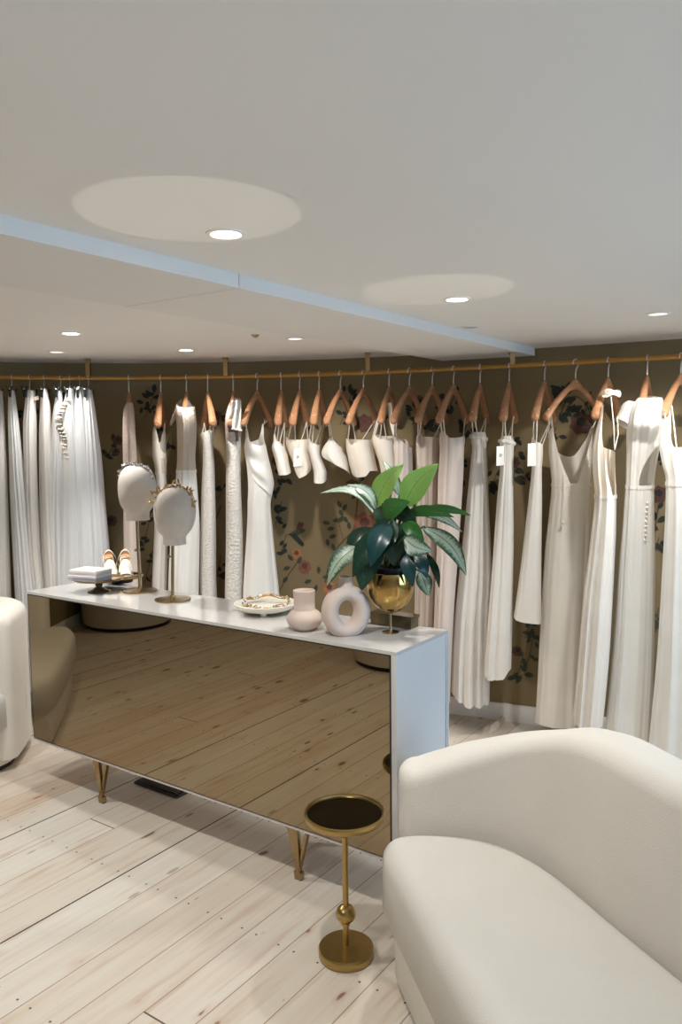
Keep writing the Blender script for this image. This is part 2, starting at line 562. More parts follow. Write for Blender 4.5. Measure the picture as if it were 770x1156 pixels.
def leaf_material(name, body, pale, amount, rough=0.35, edge=True):
    """leaf with a pale feathered centre spreading from the midrib (UV: x across, y along)"""
    mt, nt, bs = newmat(name)
    N, L = nt.nodes, nt.links
    tc = N.new('ShaderNodeTexCoord')
    sp = N.new('ShaderNodeSeparateXYZ'); L.new(tc.outputs['UV'], sp.inputs[0])
    a = N.new('ShaderNodeMath'); a.operation = 'SUBTRACT'; L.new(sp.outputs[0], a.inputs[0]); a.inputs[1].default_value = 0.5
    ab = N.new('ShaderNodeMath'); ab.operation = 'ABSOLUTE'; L.new(a.outputs[0], ab.inputs[0])
    mp = N.new('ShaderNodeMapping'); mp.inputs['Scale'].default_value = (5, 22, 1); mp.inputs['Rotation'].default_value = (0, 0, 0.4)
    L.new(tc.outputs['UV'], mp.inputs['Vector'])
    ns = N.new('ShaderNodeTexNoise'); ns.inputs['Scale'].default_value = 1; ns.inputs['Detail'].default_value = 4
    L.new(mp.outputs[0], ns.inputs['Vector'])
    s = N.new('ShaderNodeMath'); s.operation = 'MULTIPLY_ADD'
    L.new(ns.outputs['Fac'], s.inputs[0]); s.inputs[1].default_value = 0.5; L.new(ab.outputs[0], s.inputs[2])
    cr = N.new('ShaderNodeValToRGB')
    cr.color_ramp.elements[0].position = max(0.0, amount - 0.12); cr.color_ramp.elements[0].color = pale
    cr.color_ramp.elements[1].position = amount + 0.08; cr.color_ramp.elements[1].color = body
    L.new(s.outputs[0], cr.inputs['Fac'])
    lt = N.new('ShaderNodeMath'); lt.operation = 'LESS_THAN'; L.new(ab.outputs[0], lt.inputs[0]); lt.inputs[1].default_value = 0.018
    mx = N.new('ShaderNodeMix'); mx.data_type = 'RGBA'
    L.new(lt.outputs[0], mx.inputs[0]); L.new(cr.outputs['Color'], mx.inputs[6]); mx.inputs[7].default_value = tuple(c * 0.7 for c in body[:3]) + (1,)
    L.new(mx.outputs[2], bs.inputs['Base Color'])
    bs.inputs['Roughness'].default_value = rough
    tr = N.new('ShaderNodeBsdfTranslucent'); L.new(mx.outputs[2], tr.inputs['Color'])
    ms = N.new('ShaderNodeMixShader'); ms.inputs[0].default_value = 0.25
    L.new(bs.outputs[0], ms.inputs[1]); L.new(tr.outputs[0], ms.inputs[2])
    L.new(ms.outputs[0], N['Material Output'].inputs['Surface'])
    return mt


M['leaf_lit'] = leaf_material('lit bright leaf', srgb(174, 214, 112), srgb(192, 224, 136), 0.3)  # bright green, raised further to carry the light falling from above
M['leaf_green'] = leaf_material('mid green leaf', srgb(58, 116, 50), srgb(84, 140, 70), 0.3)
M['leaf_dark'] = leaf_material('dark glossy leaf', srgb(26, 58, 40), srgb(66, 96, 78), 0.26, 0.28)
M['leaf_blue'] = leaf_material('blue green leaf', srgb(22, 62, 62), srgb(34, 82, 78), 0.28, 0.3)
M['leaf_pale'] = leaf_material('variegated leaf', srgb(58, 92, 64), srgb(196, 208, 190), 0.62, 0.35)
M['leaf_silver'] = leaf_material('silver variegated leaf', srgb(60, 90, 66), srgb(168, 186, 166), 0.56, 0.35)

# ------------------------------------------------------------------ room
CEIL = 2.107
BEAMZ = 2.065
RAILZ = 1.995
RAILPX = [(-40, 425.6), (0, 426.2), (120, 426.9), (200, 426.6), (260, 425.6), (320, 424.4), (412, 421.0), (520, 415.8), (600, 411.9), (690, 407.2), (770, 402.4), (830, 398.6)]
_r = [atz(x, y, RAILZ) for x, y in RAILPX]
# least squares cubic Y(X) through the measured rail
def polyfit(pts, deg):
    n = deg + 1
    A = [[sum(p[0] ** (i + j) for p in pts) for j in range(n)] + [sum(p[1] * p[0] ** i for p in pts)] for i in range(n)]
    for i in range(n):
        k = max(range(i, n), key=lambda r: abs(A[r][i])); A[i], A[k] = A[k], A[i]
        for r in range(n):
            if r != i:
                q = A[r][i] / A[i][i]
                A[r] = [a - q * b for a, b in zip(A[r], A[i])]
    return [A[i][n] / A[i][i] for i in range(n)]
PC = polyfit([(p.x, p.y) for p in _r], 3)
def railY(x):
    xc = min(max(x, -2.25), 1.75)
    y = sum(c * xc**i for i, c in enumerate(PC)); s = sum(i * c * xc ** (i - 1) for i, c in enumerate(PC) if i)
    return y + s * (x - xc)
def railS(x):
    xc = min(max(x, -2.25), 1.75)
    return sum(i * c * xc ** (i - 1) for i, c in enumerate(PC) if i)
def rail_hit(px):
    """point of the rail in the vertical plane of this image column"""
    py = interp(RAILPX, px)
    d = ray(px, py)
    lo, hi = 2.0, 7.0
    for _ in range(50):
        mid = (lo + hi) / 2
        P = EYEP + d * (mid / d.y)
        if P.y < railY(P.x): lo = mid
        else: hi = mid
    P = EYEP + d * (lo / d.y)
    return Vector((P.x, P.y, RAILZ))
WOFF = 0.25
def wall_pt(x, off=WOFF):
    s = railS(x); n = Vector((-s, 1, 0)).normalized()
    return Vector((x, railY(x), 0)) + n * off
RX, LX, FY = 3.45, -6.4, -2.8
xs = [LX - 0.3 + i * 0.16 for i in range(int((RX + 0.6 - LX) / 0.16) + 2)]
WALL = [wall_pt(x) for x in xs]
WALL = [p for p in WALL if LX <= p.x <= RX]
WALL = [Vector((LX, WALL[0].y, 0))] + WALL + [Vector((RX, WALL[-1].y + (WALL[-1].y - WALL[-2].y) / (WALL[-1].x - WALL[-2].x) * (RX - WALL[-1].x), 0))]

mb = MB()
poly = [p.copy() for p in WALL] + [Vector((RX, FY, 0)), Vector((LX, FY, 0))]
mb.cap(poly, 0)
mb.cap([p - Vector((0, 0, 0.06)) for p in poly], 0)
fl = mb.build('floor', M['floor']); tag(fl, kind='structure')
mb = MB()
mb.cap([p + Vector((0, 0, CEIL)) for p in poly])
mb.cap([p + Vector((0, 0, CEIL + 0.06)) for p in poly])
tag(mb.build('ceiling', M['ceiling']), kind='structure')
for nm, a, b in (('wall_left', (LX - 0.1, FY - 0.1, 0), (LX, WALL[0].y + 0.3, CEIL)), ('wall_front', (LX - 0.1, FY - 0.1, 0), (RX + 0.1, FY, CEIL))):
    mb = MB(); mb.box(a, b); tag(mb.build(nm, M['wallpaint']), kind='structure')
# right wall with a window opening
WY0, WY1, WZ0, WZ1 = -0.9, 1.7, 0.60, 2.02
mb = MB()
ye = WALL[-1].y + 0.2
for a, b in (((RX, FY - 0.1, 0), (RX + 0.1, WY0, CEIL)), ((RX, WY1, 0), (RX + 0.1, ye, CEIL)), ((RX, WY0, 0), (RX + 0.1, WY1, WZ0)), ((RX, WY0, WZ1), (RX + 0.1, WY1, CEIL))):
    mb.box(a, b)
tag(mb.build('wall_right', M['wallpaint']), kind='structure')
mb = MB()
for a, b in (((RX - 0.02, WY0 - 0.05, WZ0 - 0.05), (RX + 0.06, WY0, WZ1 + 0.05)), ((RX - 0.02, WY1, WZ0 - 0.05), (RX + 0.06, WY1 + 0.05, WZ1 + 0.05)),
             ((RX - 0.02, WY0, WZ0 - 0.05), (RX + 0.06, WY1, WZ0)), ((RX - 0.02, WY0, WZ1), (RX + 0.06, WY1, WZ1 + 0.05)), ((RX, 0.37, WZ0), (RX + 0.05, 0.42, WZ1))):
    mb.box(a, b)
win = tag(mb.build('window_1', M['skirting']), kind='structure')
mb = MB()
mb.box((RX + 0.065, WY0, WZ0), (RX + 0.07, WY1, WZ1))
mb.build('daylit_pane', emis('daylight through frosted pane', (0.36, 0.66, 1.0, 1), 6.0), win)

# ---- papered back wall with its printed branches
def sz(px, py):
    d = ray(px, py)
    lo, hi = 2.0, 8.0
    for _ in range(50):
        mid = (lo + hi) / 2
        P = EYEP + d * (mid / d.y)
        # nearest wall point test
        best = min(range(len(WALL) - 1), key=lambda i: abs((WALL[i].x + WALL[i + 1].x) / 2 - P.x))
        a, b = WALL[best], WALL[best + 1]
        yw = a.y + (b.y - a.y) * (P.x - a.x) / max(1e-6, (b.x - a.x))
        if P.y < yw: lo = mid
        else: hi = mid
    return P
def wframe(P):
    best = min(range(len(WALL) - 1), key=lambda i: abs((WALL[i].x + WALL[i + 1].x) / 2 - P.x))
    t = (WALL[best + 1] - WALL[best]).normalized()
    n = Vector((t.y, -t.x, 0))
    if n.y > 0: n = -n
    return t, n
wb = MB()
nw = len(WALL)
wb.grid([[p + Vector((0, 0, z)) for p in WALL] for z in (CEIL, 1.05, 0)], mi=0, smooth=True)
wb.grid([[p + Vector((0, 0.08, z)) for p in WALL] for z in (CEIL, 0)], mi=0, smooth=True)
LAY = [0]
def blob(P, shape, ang, size, mi):
    """flat printed shape on the paper; shape is a list of (along, across)"""
    t, n = wframe(P)
    LAY[0] = (LAY[0] + 1) % 40
    o = n * (0.0022 + 0.00005 * LAY[0])
    ca, sa = math.cos(ang), math.sin(ang)
    ring = []
    for a, c in shape:
        x = (a * ca - c * sa) * size; z = (a * sa + c * ca) * size
        ring.append(P + t * x + Vector((0, 0, z)) + o)
    wb.cap(ring, mi)
LEAF = [(0, 0), (0.25, 0.2), (0.55, 0.27), (0.82, 0.16), (1, 0), (0.82, -0.16), (0.55, -0.27), (0.25, -0.2)]
def rose_shape(k=0):
    rr = random.Random(k)
    return [((0.42 + 0.1 * (i % 2) + 0.04 * rr.random()) * math.cos(i * PI / 7), (0.42 + 0.1 * (i % 2) + 0.04 * rr.random()) * math.sin(i * PI / 7)) for i in range(14)]
def leafP(px, py, deg, s=0.055, mi=1): blob(sz(px, py), LEAF, math.radians(deg), s, mi)
def roseP(px, py, s=0.09, mi=4):
    P = sz(px, py)
    blob(P, rose_shape(int(px)), 0.3, s, mi)
    blob(P + Vector((0, 0, s * 0.08)), rose_shape(int(px) + 1), 1.0, s * 0.42, 5 if mi != 5 else 2)
def stemP(pts, w=0.006, mi=3):
    ps = catmull([sz(*p) for p in pts], 6)
    for a, b in zip(ps, ps[1:]):
        t, n = wframe(a); LAY[0] = (LAY[0] + 1) % 40
        o = n * (0.0015 + 0.00001 * LAY[0])
        d = (b - a); sd = Vector((-d.z * t.x, -d.z * t.y, d.dot(t)))
        if sd.length < 1e-6: continue
        sd = sd.normalized() * w / 2
        wb.cap([a + sd + o, b + sd + o, b - sd + o, a - sd + o], mi)
def birdP(px, py, s=0.12, flip=1):
    P = sz(px, py)
    blob(P, [(-0.5 * flip, -0.15), (0, 0.12), (0.35 * flip, 0.2), (0.55 * flip, 0.12), (0.4 * flip, 0), (0.1 * flip, -0.15)], 0, s, 1)
    blob(P, [(0.0, 0.05), (0.15 * flip, 0.55), (0.45 * flip, 0.5), (0.3 * flip, 0.1)], 0, s, 5)
    blob(P, [(-0.35 * flip, -0.1), (0.35 * flip, -0.75), (0.45 * flip, -0.6), (0.0, -0.05)], 0, s, 2)
def spray(px, py, n=7, rx=12, ry=16, mi=2, s=0.05, seed=0):
    rr = random.Random(seed + int(px * 7 + py))
    pts = [(px + rr.uniform(-rx, rx), py + rr.uniform(-ry, ry)) for _ in range(n)]
    for p in pts:
        if px - 400 < 900: leafP(p[0], p[1], rr.uniform(0, 360), s * rr.uniform(0.75, 1.2), mi)
    stemP([(px - rx * 0.6, py + ry), (px, py), (px + rx * 0.5, py - ry)], 0.005, 3)
# clusters that show between the clothes
spray(170, 456, 13, 11, 16, 2, 0.05); spray(180, 478, 5, 8, 10, 2, 0.045)
spray(126, 507, 8, 9, 9, 2, 0.045); roseP(133, 497, 0.06, 5); roseP(131, 510, 0.05, 5)
spray(246, 478, 6, 7, 12, 2, 0.045); roseP(244, 469, 0.06, 5)
spray(250, 556, 6, 7, 9, 2, 0.045); spray(190, 546, 5, 6, 10, 2, 0.04); spray(189, 505, 5, 5, 12, 2, 0.04)
spray(166, 600, 9, 9, 22, 2, 0.05); roseP(126, 588, 0.07, 5); spray(168, 640, 7, 8, 18, 2, 0.05); roseP(172, 652, 0.05, 4)
stemP([(236, 600), (244, 585), (250, 570)], 0.008); spray(247, 640, 5, 5, 14, 2, 0.045)
spray(316, 545, 8, 8, 14, 2, 0.05); spray(314, 582, 8, 8, 16, 2, 0.05); roseP(312, 520, 0.06, 5); spray(320, 615, 5, 6, 12, 2, 0.045)
birdP(334, 601, 0.12)
stemP([(315, 668), (325, 650), (336, 634), (338, 626)], 0.006)
roseP(335, 625, 0.07, 6); roseP(344, 640, 0.085, 4)
for p in ((331, 633, 130), (328, 640, 200), (336, 636, 60), (325, 651, 230)): leafP(p[0], p[1], p[2], 0.05, 1)
stemP([(366, 664), (371, 640), (380, 620), (390, 608), (399, 598), (402, 580), (404, 560), (402, 545)], 0.008)
stemP([(388, 610), (384, 596), (380, 584)], 0.004)
for p in ((383, 575, 300), (376, 588, 10), (383, 590, 60), (373, 591, 170), (378, 596, 190), (380, 604, 200), (395, 598, 100), (393, 590, 130), (387, 577, 60), (381, 565, 300), (397, 563, 40), (404, 612, 20), (371, 617, 100), (378, 622, 110), (352, 655, 200), (360, 648, 90), (358, 660, 250), (364, 652, 10)): leafP(p[0], p[1], p[2], 0.05, 1)
roseP(412, 592, 0.15, 4); roseP(372, 664, 0.09, 6); roseP(398, 549, 0.09, 5)
spray(395, 450, 9, 8, 12, 2, 0.05); roseP(412, 478, 0.11, 5); spray(388, 470, 6, 7, 10, 2, 0.045); spray(404, 545, 7, 6, 12, 2, 0.045)
spray(352, 480, 4, 8, 8, 2, 0.04); spray(440, 460, 5, 6, 12, 2, 0.045); spray(470, 470, 7, 8, 10, 2, 0.045); roseP(474, 455, 0.09, 5)
spray(486, 482, 8, 10, 9, 2, 0.05); spray(500, 460, 7, 7, 12, 2, 0.05); spray(524, 485, 8, 8, 8, 2, 0.045); spray(512, 450, 4, 6, 8, 2, 0.04)
spray(557, 545, 9, 8, 12, 2, 0.05); roseP(580, 522, 0.07, 5); spray(582, 505, 5, 5, 10, 2, 0.045); spray(594, 540, 8, 7, 8, 2, 0.045)
spray(520, 520, 4, 4, 20, 2, 0.045)
spray(634, 445, 14, 12, 11, 2, 0.055); spray(640, 462, 12, 11, 9, 2, 0.055); roseP(656, 478, 0.12, 5); spray(652, 470, 5, 7, 12, 2, 0.045)
stemP([(632, 470), (640, 452), (652, 448), (664, 460), (668, 474)], 0.008); spray(664, 455, 4, 5, 9, 2, 0.04); spray(625, 490, 5, 6, 8, 2, 0.045)
roseP(744, 558, 0.09, 5); spray(741, 590, 6, 4, 16, 2, 0.05); spray(742, 615, 6, 4, 8, 2, 0.05); spray(742, 520, 4, 4, 10, 2, 0.045)
spray(598, 700, 9, 8, 20, 1, 0.05); spray(588, 750, 8, 7, 14, 1, 0.05); spray(600, 730, 6, 6, 16, 1, 0.045); roseP(584, 735, 0.06, 5)
spray(742, 700, 5, 3, 14, 1, 0.05)
blob(sz(20, 469), [(-0.4, -0.45), (0.45, -0.5), (0.3, 0.1), (-0.35, 0.75), (-0.5, 0.2)], 0, 0.07, 6)
spray(25, 467, 4, 4, 6, 2, 0.04); spray(39, 470, 3, 3, 9, 2, 0.04)
# more of the same print where the paper runs on beyond the picture
rr = random.Random(3)
for k in range(40):
    side = rr.random() < 0.35
    x = rr.uniform(1.9, 3.2) if side else rr.uniform(-6.0, -2.4)
    P0 = wall_pt(x); z = rr.uniform(0.3, 1.9)
    for q in range(6):
        P = P0 + Vector((rr.uniform(-.08, .08), 0, 0)); P = wall_pt(P.x - 0); P.z = z + rr.uniform(-.1, .1)
        blob(P, LEAF, rr.uniform(0, 6.28), rr.uniform(.04, .06), 2)
    P = wall_pt(x); P.z = z
    blob(P, rose_shape(k), 0, 0.09, rr.choice((4, 5)))
tag(wb.build('wall_back', [M['wallpaper'], M['w_leaf'], M['w_leafdark'], M['w_stem'], M['w_rose'], M['w_rosedark'], M['w_orange']]), kind='structure')
mb = MB()
bw = [wall_pt(x, WOFF - 0.016) for x in xs if LX + 0.1 <= x <= RX - 0.1]
wbk = [wall_pt(x, WOFF) for x in xs if LX + 0.1 <= x <= RX - 0.1]
mb.grid([[p + Vector((0, 0, 0)) for p in bw], [p + Vector((0, 0, 0.085)) for p in bw], [lerp(a, b, 0.4) + Vector((0, 0, 0.098)) for a, b in zip(bw, wbk)], [p + Vector((0, 0, 0.1)) for p in wbk]])
tag(mb.build('baseboard_back', M['skirting']), kind='structure')
# dropped ceiling beam running with the floorboards
bf = Vector((1.10, 4.32, 0)); bdir = VD
ua = bf.dot(UD)
mb = MB()
def bp_(u, v, z): return UD * u + VD * v + Vector((0, 0, z))
u0 = (atz(0, 266, BEAMZ).dot(UD) + atz(450, 365, BEAMZ).dot(UD)) / 2
u1 = u0 + 0.515
vb = 4.35
vk0 = -6.0
def vwall(u):
    lo, hi = 0.0, 8.0
    for _ in range(40):
        mid = (lo + hi) / 2; P = bp_(u, mid, 0)
        if P.y < wall_pt(P.x).y + 0.0: lo = mid
        else: hi = mid
    return lo
va, vb_ = vwall(u0) + 0.02, vwall(u1) + 0.02
joint = atz(267, 318, 2.085).dot(VD)
for (k0, k1) in ((-1.2, joint - 0.0015), (joint + 0.0015, None)):
    e0, e1 = (k1, k1) if k1 is not None else (va, vb_)
    ps = [bp_(u0, k0, BEAMZ), bp_(u0, e0, BEAMZ), bp_(u1, e1, BEAMZ), bp_(u1, k0, BEAMZ)]
    tp = [p + Vector((0, 0, CEIL - BEAMZ)) for p in ps]
    b = mb.pts(ps + tp)
    for q in ((0, 1, 2, 3), (4, 7, 6, 5), (0, 4, 5, 1), (1, 5, 6, 2), (2, 6, 7, 3), (3, 7, 4, 0)):
        mb.face([b + i for i in q], 0, False)
tag(mb.build('trim_1', M['beam']), kind='structure')

# ------------------------------------------------------------------ rail
rr_ = rail_hit(385)
rail = empty('clothes_rail', (rr_.x, rr_.y, RAILZ), 'long curved brass rail hung under the ceiling along the papered wall', 'clothes rail')
mb = MB()
mb.tube([Vector((x, railY(x), RAILZ)) for x in [-3.4 + 0.12 * i for i in range(50)] if x < 2.5], 0.0125, 10)
mb.build('rail_tube', M['rail'], rail)
for px in (-60, 100, 255, 415, 578, 800):
    P = rail_hit(px)
    mb = MB()
    top = CEIL
    uu = P.dot(UD)
    if u0 < uu < u1: top = BEAMZ
    mb.box((P.x - 0.012, P.y - 0.012, RAILZ + 0.004), (P.x + 0.012, P.y + 0.012, top))
    mb.box((P.x - 0.017, P.y - 0.017, top - 0.006), (P.x + 0.017, P.y + 0.017, top))
    mb.build('ceiling_bracket', M['brass_dark'], rail)

# ------------------------------------------------------------------ downlights
LENS = emis('lit downlight lens', (1.0, 0.95, 0.86, 1), 14.0)
DIMLENS = emis('half hidden downlight lens', (1.0, 0.95, 0.86, 1), 1.2)
OFFLENS = mat('unlit downlight recess', srgb(190, 184, 176), 0.4, var=0.05)
def downlight(P, r, lens, label, power=0, aim=None, cone=110, col=(1.0, 0.972, 0.918), blend=0.5):
    d = empty('downlight', (P.x, P.y, P.z), label, 'ceiling light', 'ceiling downlights')
    mb = MB()
    mb.lathe([(r * 1.0, -0.001), (r * 1.02, -0.004), (r * 1.28, -0.003), (r * 1.3, 0.0)], P, 32)
    mb.build('trim_ring', M['ceiling'], d)
    mb = MB(); mb.lathe([(r * 1.0, -0.0025), (r * 0.5, -0.003), (0.0003, -0.003)], P, 28)
    mb.build('lens', lens, d)
    if power:
        ld = bpy.data.lights.new('spot', 'SPOT')
        ld.energy = power; ld.color = col; ld.spot_size = math.radians(cone); ld.spot_blend = blend; ld.shadow_soft_size = 0.03
        lo = bpy.data.objects.new('spot_lamp', ld); COL.objects.link(lo)
        lo.parent = d; lo.location = (0, 0, -0.02)
        dv = (Vector(aim) - P) if aim is not None else Vector((0, 0, -1))
        lo.rotation_euler = dv.to_track_quat('-Z', 'Y').to_euler()
    return d
PW = 0.50
downlight(atz(255, 263.5, CEIL), 0.037, LENS, 'largest bright round downlight in front of the ceiling beam', 88 * PW, None, 120)
downlight(atz(516, 337.5, CEIL), 0.037, LENS, 'bright round downlight between the beam and the hanging dresses', 70 * PW, None, 120)
downlight(atz(743, 354, CEIL), 0.036, DIMLENS, 'half lit downlight near the right edge of the ceiling', 88 * PW, (1.3, 4.0, 0.4), 105)
downlight(atz(530, 369, CEIL), 0.036, OFFLENS, 'dark rimmed unlit downlight just right of the beam end')
downlight(atz(80, 376, CEIL), 0.036, LENS, 'bright downlight above the tulle skirts at the left', 92 * PW, None, 110)
downlight(atz(210, 395, CEIL), 0.034, LENS, 'small bright downlight above the lace dresses', 50 * PW, (-0.7, 4.75, 0.6), 95)
downlight(atz(64, 397, CEIL), 0.034, DIMLENS, 'faint downlight close to the left rail bracket', 45 * PW, (-1.55, 4.7, 0.7), 95)
downlight(atz(333, 382, BEAMZ if u0 < atz(333, 382, BEAMZ).dot(UD) < u1 else CEIL), 0.034, DIMLENS, 'pale downlight under the beam above the crop tops', 72 * PW, (0.0, 4.75, 0.6), 95)
for (x, y, lab, pw) in ((-1.8, 2.95, 'downlight over the left sofa', 100), (-1.3, 0.9, 'added fill downlight left of the camera', 70), (1.3, 0.6, 'downlight over the right sofa', 14), (-3.9, 2.2, 'downlight over the round pouf', 90), (-2.4, -0.8, 'added fill downlight behind the camera at left', 60), (0.6, -1.0, 'added fill downlight behind the camera at right', 120), (2.1, 2.3, 'downlight over the right wall of the room', 40)):  # those beside and behind the camera are added as fill
    downlight(Vector((x, y, CEIL)), 0.037, LENS, lab, pw * PW, None, 120)
downlight(Vector((2.1, 3.05, CEIL)), 0.036, LENS, 'added unseen downlight beyond the right edge aimed at the long gowns', 105 * PW, (1.15, 4.0, 0.5), 90)  # no known fitting here, added to brighten the long gowns
mb = MB()
P = atz(288, 378, CEIL)
mb.lathe([(0.008, -0.012), (0.016, -0.004), (0.018, 0)], P, 16)
tag(mb.build('sprinkler_head', M['brass_dark']), 'tiny dark sensor dot on the white ceiling beside the beam', 'sensor')

# added spots without fittings, standing in for light reflected on to the ceiling
def bounce(px, py, src, radius, power):
    T = atz(px, py, CEIL); src = Vector(src)
    ld = bpy.data.lights.new('bounce', 'SPOT'); d = T - src
    ld.energy = power; ld.color = (1.0, 0.9, 0.78); ld.spot_size = 2 * math.atan(radius / d.length); ld.spot_blend = 0.12; ld.shadow_soft_size = 0.0
    lo = bpy.data.objects.new('added_bounce_spot', ld); COL.objects.link(lo)
    lo.location = src; lo.rotation_euler = d.to_track_quat('-Z', 'Y').to_euler()
bounce(497, 327, (0.60, 2.10, 0.86), 0.25, 8)
bounce(212, 240, (-0.45, 1.50, 0.46), 0.25, 12)

# ------------------------------------------------------------------ console
con = empty('mirrored_console', uvp(CL / 2, CD / 2, 0), 'long white console with bronze mirrored front on brass hairpin legs', 'console')
def obox(mb, ua_, ub, va_, vb, za, zb, mi=0):
    ps = [uvp(u, v, z) for z in (za, zb) for (u, v) in ((ua_, va_), (ub, va_), (ub, vb), (ua_, vb))]
    b = mb.pts(ps)
    for q in ((0, 3, 2, 1), (4, 5, 6, 7), (0, 1, 5, 4), (1, 2, 6, 5), (2, 3, 7, 6), (3, 0, 4, 7)):
        mb.face([b + i for i in q], mi, False)
TH = 0.012
mb = MB(); obox(mb, 0, CL, 0, CD, CZT - TH, CZT); mb.build('top_panel', M['white_lac'], con)
for ua_, ub in ((0.0, 0.02), (CL - 0.012, CL)):
    mb = MB(); obox(mb, ua_, ub, 0, CD, CZB, CZT - TH)
    if ua_ == 0: obox(mb, -0.004, 0.0, CD - 0.02, CD - 0.014, CZB, CZT - TH); obox(mb, -0.003, 0.0, CD - 0.006, CD, CZB, CZT)
    mb.build('end_panel', M['panel'], con)
mb = MB(); obox(mb, 0.02, CL - 0.012, CD - 0.012, CD, CZB, CZT - TH); mb.build('back_panel', M['panel'], con)
mb = MB(); obox(mb, 0.0, CL, 0, CD, CZB - 0.008, CZB); mb.build('bottom_panel', M['edge'], con)
mb = MB(); obox(mb, 0.026, CL - 0.004, -0.001, 0.012, CZB + 0.005, CZT - TH - 0.003); mb.build('mirror_front', M['bronze_mirror'], con, 'bronze tinted mirror')
mb = MB()
obox(mb, 0.02, 0.026, -0.0012, 0.014, CZB, CZT - TH)
obox(mb, CL - 0.004, CL, -0.0012, 0.0, CZB, CZT - TH)
obox(mb, 0.02, CL, -0.0012, 0.0, CZT - TH - 0.004, CZT - TH)
mb.build('mirror_edge', M['dark_edge'], con)
for u in (0.44, 1.565):
    for v in (0.03, CD - 0.03):
        mb = MB()
        foot = uvp(u, v, 0)
        tops = [uvp(u - 0.046, v, CZB - 0.008), uvp(u, v - 0.014, CZB - 0.008), uvp(u + 0.046, v, CZB - 0.008)]
        for k, t in enumerate(tops):
            dpt = (UD * (k - 1) * -0.010)
            f0 = foot + dpt
            wv = UD * (0.0065 if k != 1 else 0.010); tv = VD * 0.008
            r0 = [f0 + wv + tv, f0 - wv + tv, f0 - wv - tv, f0 + wv - tv]
            r1 = [t + wv + tv, t - wv + tv, t - wv - tv, t + wv - tv]
            mb.grid([r0, r1], True, 0, False); mb.cap(r0, flip=True); mb.cap(r1)
        r0 = [foot + UD * a * 0.0135 + VD * b_ * 0.010 for a, b_ in ((1, 1), (-1, 1), (-1, -1), (1, -1))]
        r1 = [foot + UD * a * 0.018 + VD * b_ * 0.010 + Vector((0, 0, 0.03)) for a, b_ in ((1, 1), (-1, 1), (-1, -1), (1, -1))]
        mb.grid([r0, r1], True, 0, False); mb.cap(r0, flip=True); mb.cap(r1)
        a0 = [uvp(u + a * 0.052, v + b_ * 0.016, CZB - 0.012) for a, b_ in ((1, 1), (-1, 1), (-1, -1), (1, -1))]
        a1 = [p + Vector((0, 0, 0.004)) for p in a0]
        mb.grid([a0, a1], True, 0, False); mb.cap(a0, flip=True); mb.cap(a1)
        mb.build('leg', M['brass_dark'], con)
# floor grille below
gr = empty('floor_grille', uvp(1.46, 0.27, 0), 'dark flat floor grille half hidden beneath the mirrored console', 'floor grille')
mb = MB(); obox(mb, 1.31, 1.60, 0.24, 0.36, 0.0, 0.012); mb.build('grille_frame', M['grille'], gr)
mb = MB()
for k in range(7): obox(mb, 1.32, 1.59, 0.25 + k * 0.0155, 0.257 + k * 0.0155, 0.012, 0.02)
mb.build('slats', M['grille'], gr)

# ------------------------------------------------------------------ round side table
tb = Vector((0.001, 2.34, 0))
t = empty('martini_table', tb, 'small round brushed brass side table with smoked mirror top and ball stem', 'side table')
# the top height follows from the ellipse seen in the picture
TZ = 0.435
ztop = 0.0
for k in range(200):
    z = 0.3 + k * 0.001
    if atz(391, 918, z).y <= tb.y: ztop = z; break
TZ = ztop
TR = 0.126
mb = MB()
mb.lathe([(0.02, TZ - 0.022), (TR - 0.012, TZ - 0.02), (TR - 0.002, TZ - 0.012), (TR, TZ - 0.002), (TR - 0.002, TZ + 0.005), (TR - 0.008, TZ + 0.006), (TR - 0.011, TZ)], tb, 64)
mb.build('tray_rim', M['brass'], t)
mb = MB(); mb.lathe([(TR - 0.010, TZ - 0.004), (TR - 0.0105, TZ + 0.0005), (0.0003, TZ + 0.0005)], tb, 64); mb.build('mirror_top', M['smoked_mirror'], t, 'dark smoked mirror disc')
mb = MB(); mb.lathe([(0.0095, 0.03), (0.0095, TZ - 0.02)], tb, 20); mb.build('stem', M['brass'], t)
mb = MB(); mb.ball(tb + Vector((0, 0, 0.137)), 0.031, 24); mb.lathe([(0.013, 0.1), (0.0135, 0.108), (0.0115, 0.112)], tb, 20); mb.build('ball_ornament', M['brass'], t)
mb = MB(); mb.lathe([(0.085, 0.0), (0.087, 0.004), (0.087, 0.026), (0.084, 0.03), (0.012, 0.0315), (0.011, 0.033)], tb, 56); mb.build('base_disc', M['brass'], t)

# ------------------------------------------------------------------ sofas
def offset_ring(ps, d):
    n = len(ps); out = []
    area = sum(ps[i].x * ps[(i + 1) % n].y - ps[(i + 1) % n].x * ps[i].y for i in range(n))
    s = 1 if area > 0 else -1
    for i in range(n):
        a, b = ps[i - 1], ps[(i + 1) % n]
        tg = (b - a); tg.z = 0
        tg.normalize()
        nn = Vector((tg.y, -tg.x, 0)) * s   # outward
        out.append(ps[i] + nn * d)
    return out
def resample(ps, n, closed=True):
    ps = [p.copy() for p in ps]
    if closed: ps = ps + [ps[0]]
    ls = [0]
    for a, b in zip(ps, ps[1:]): ls.append(ls[-1] + (b - a).length)
    out = []; m_ = n if closed else n - 1
    for k in range(n):
        s = ls[-1] * k / m_
        i = 0
        while i < len(ls) - 2 and ls[i + 1] < s: i += 1
        out.append(lerp(ps[i], ps[i + 1], (s - ls[i]) / max(1e-9, ls[i + 1] - ls[i])))
    return out
def smooth_ring(ps, it):
    for _ in range(it):
        ps = [(ps[i - 1] + ps[i] * 2 + ps[(i + 1) % len(ps)]) / 4 for i in range(len(ps))]
    return ps
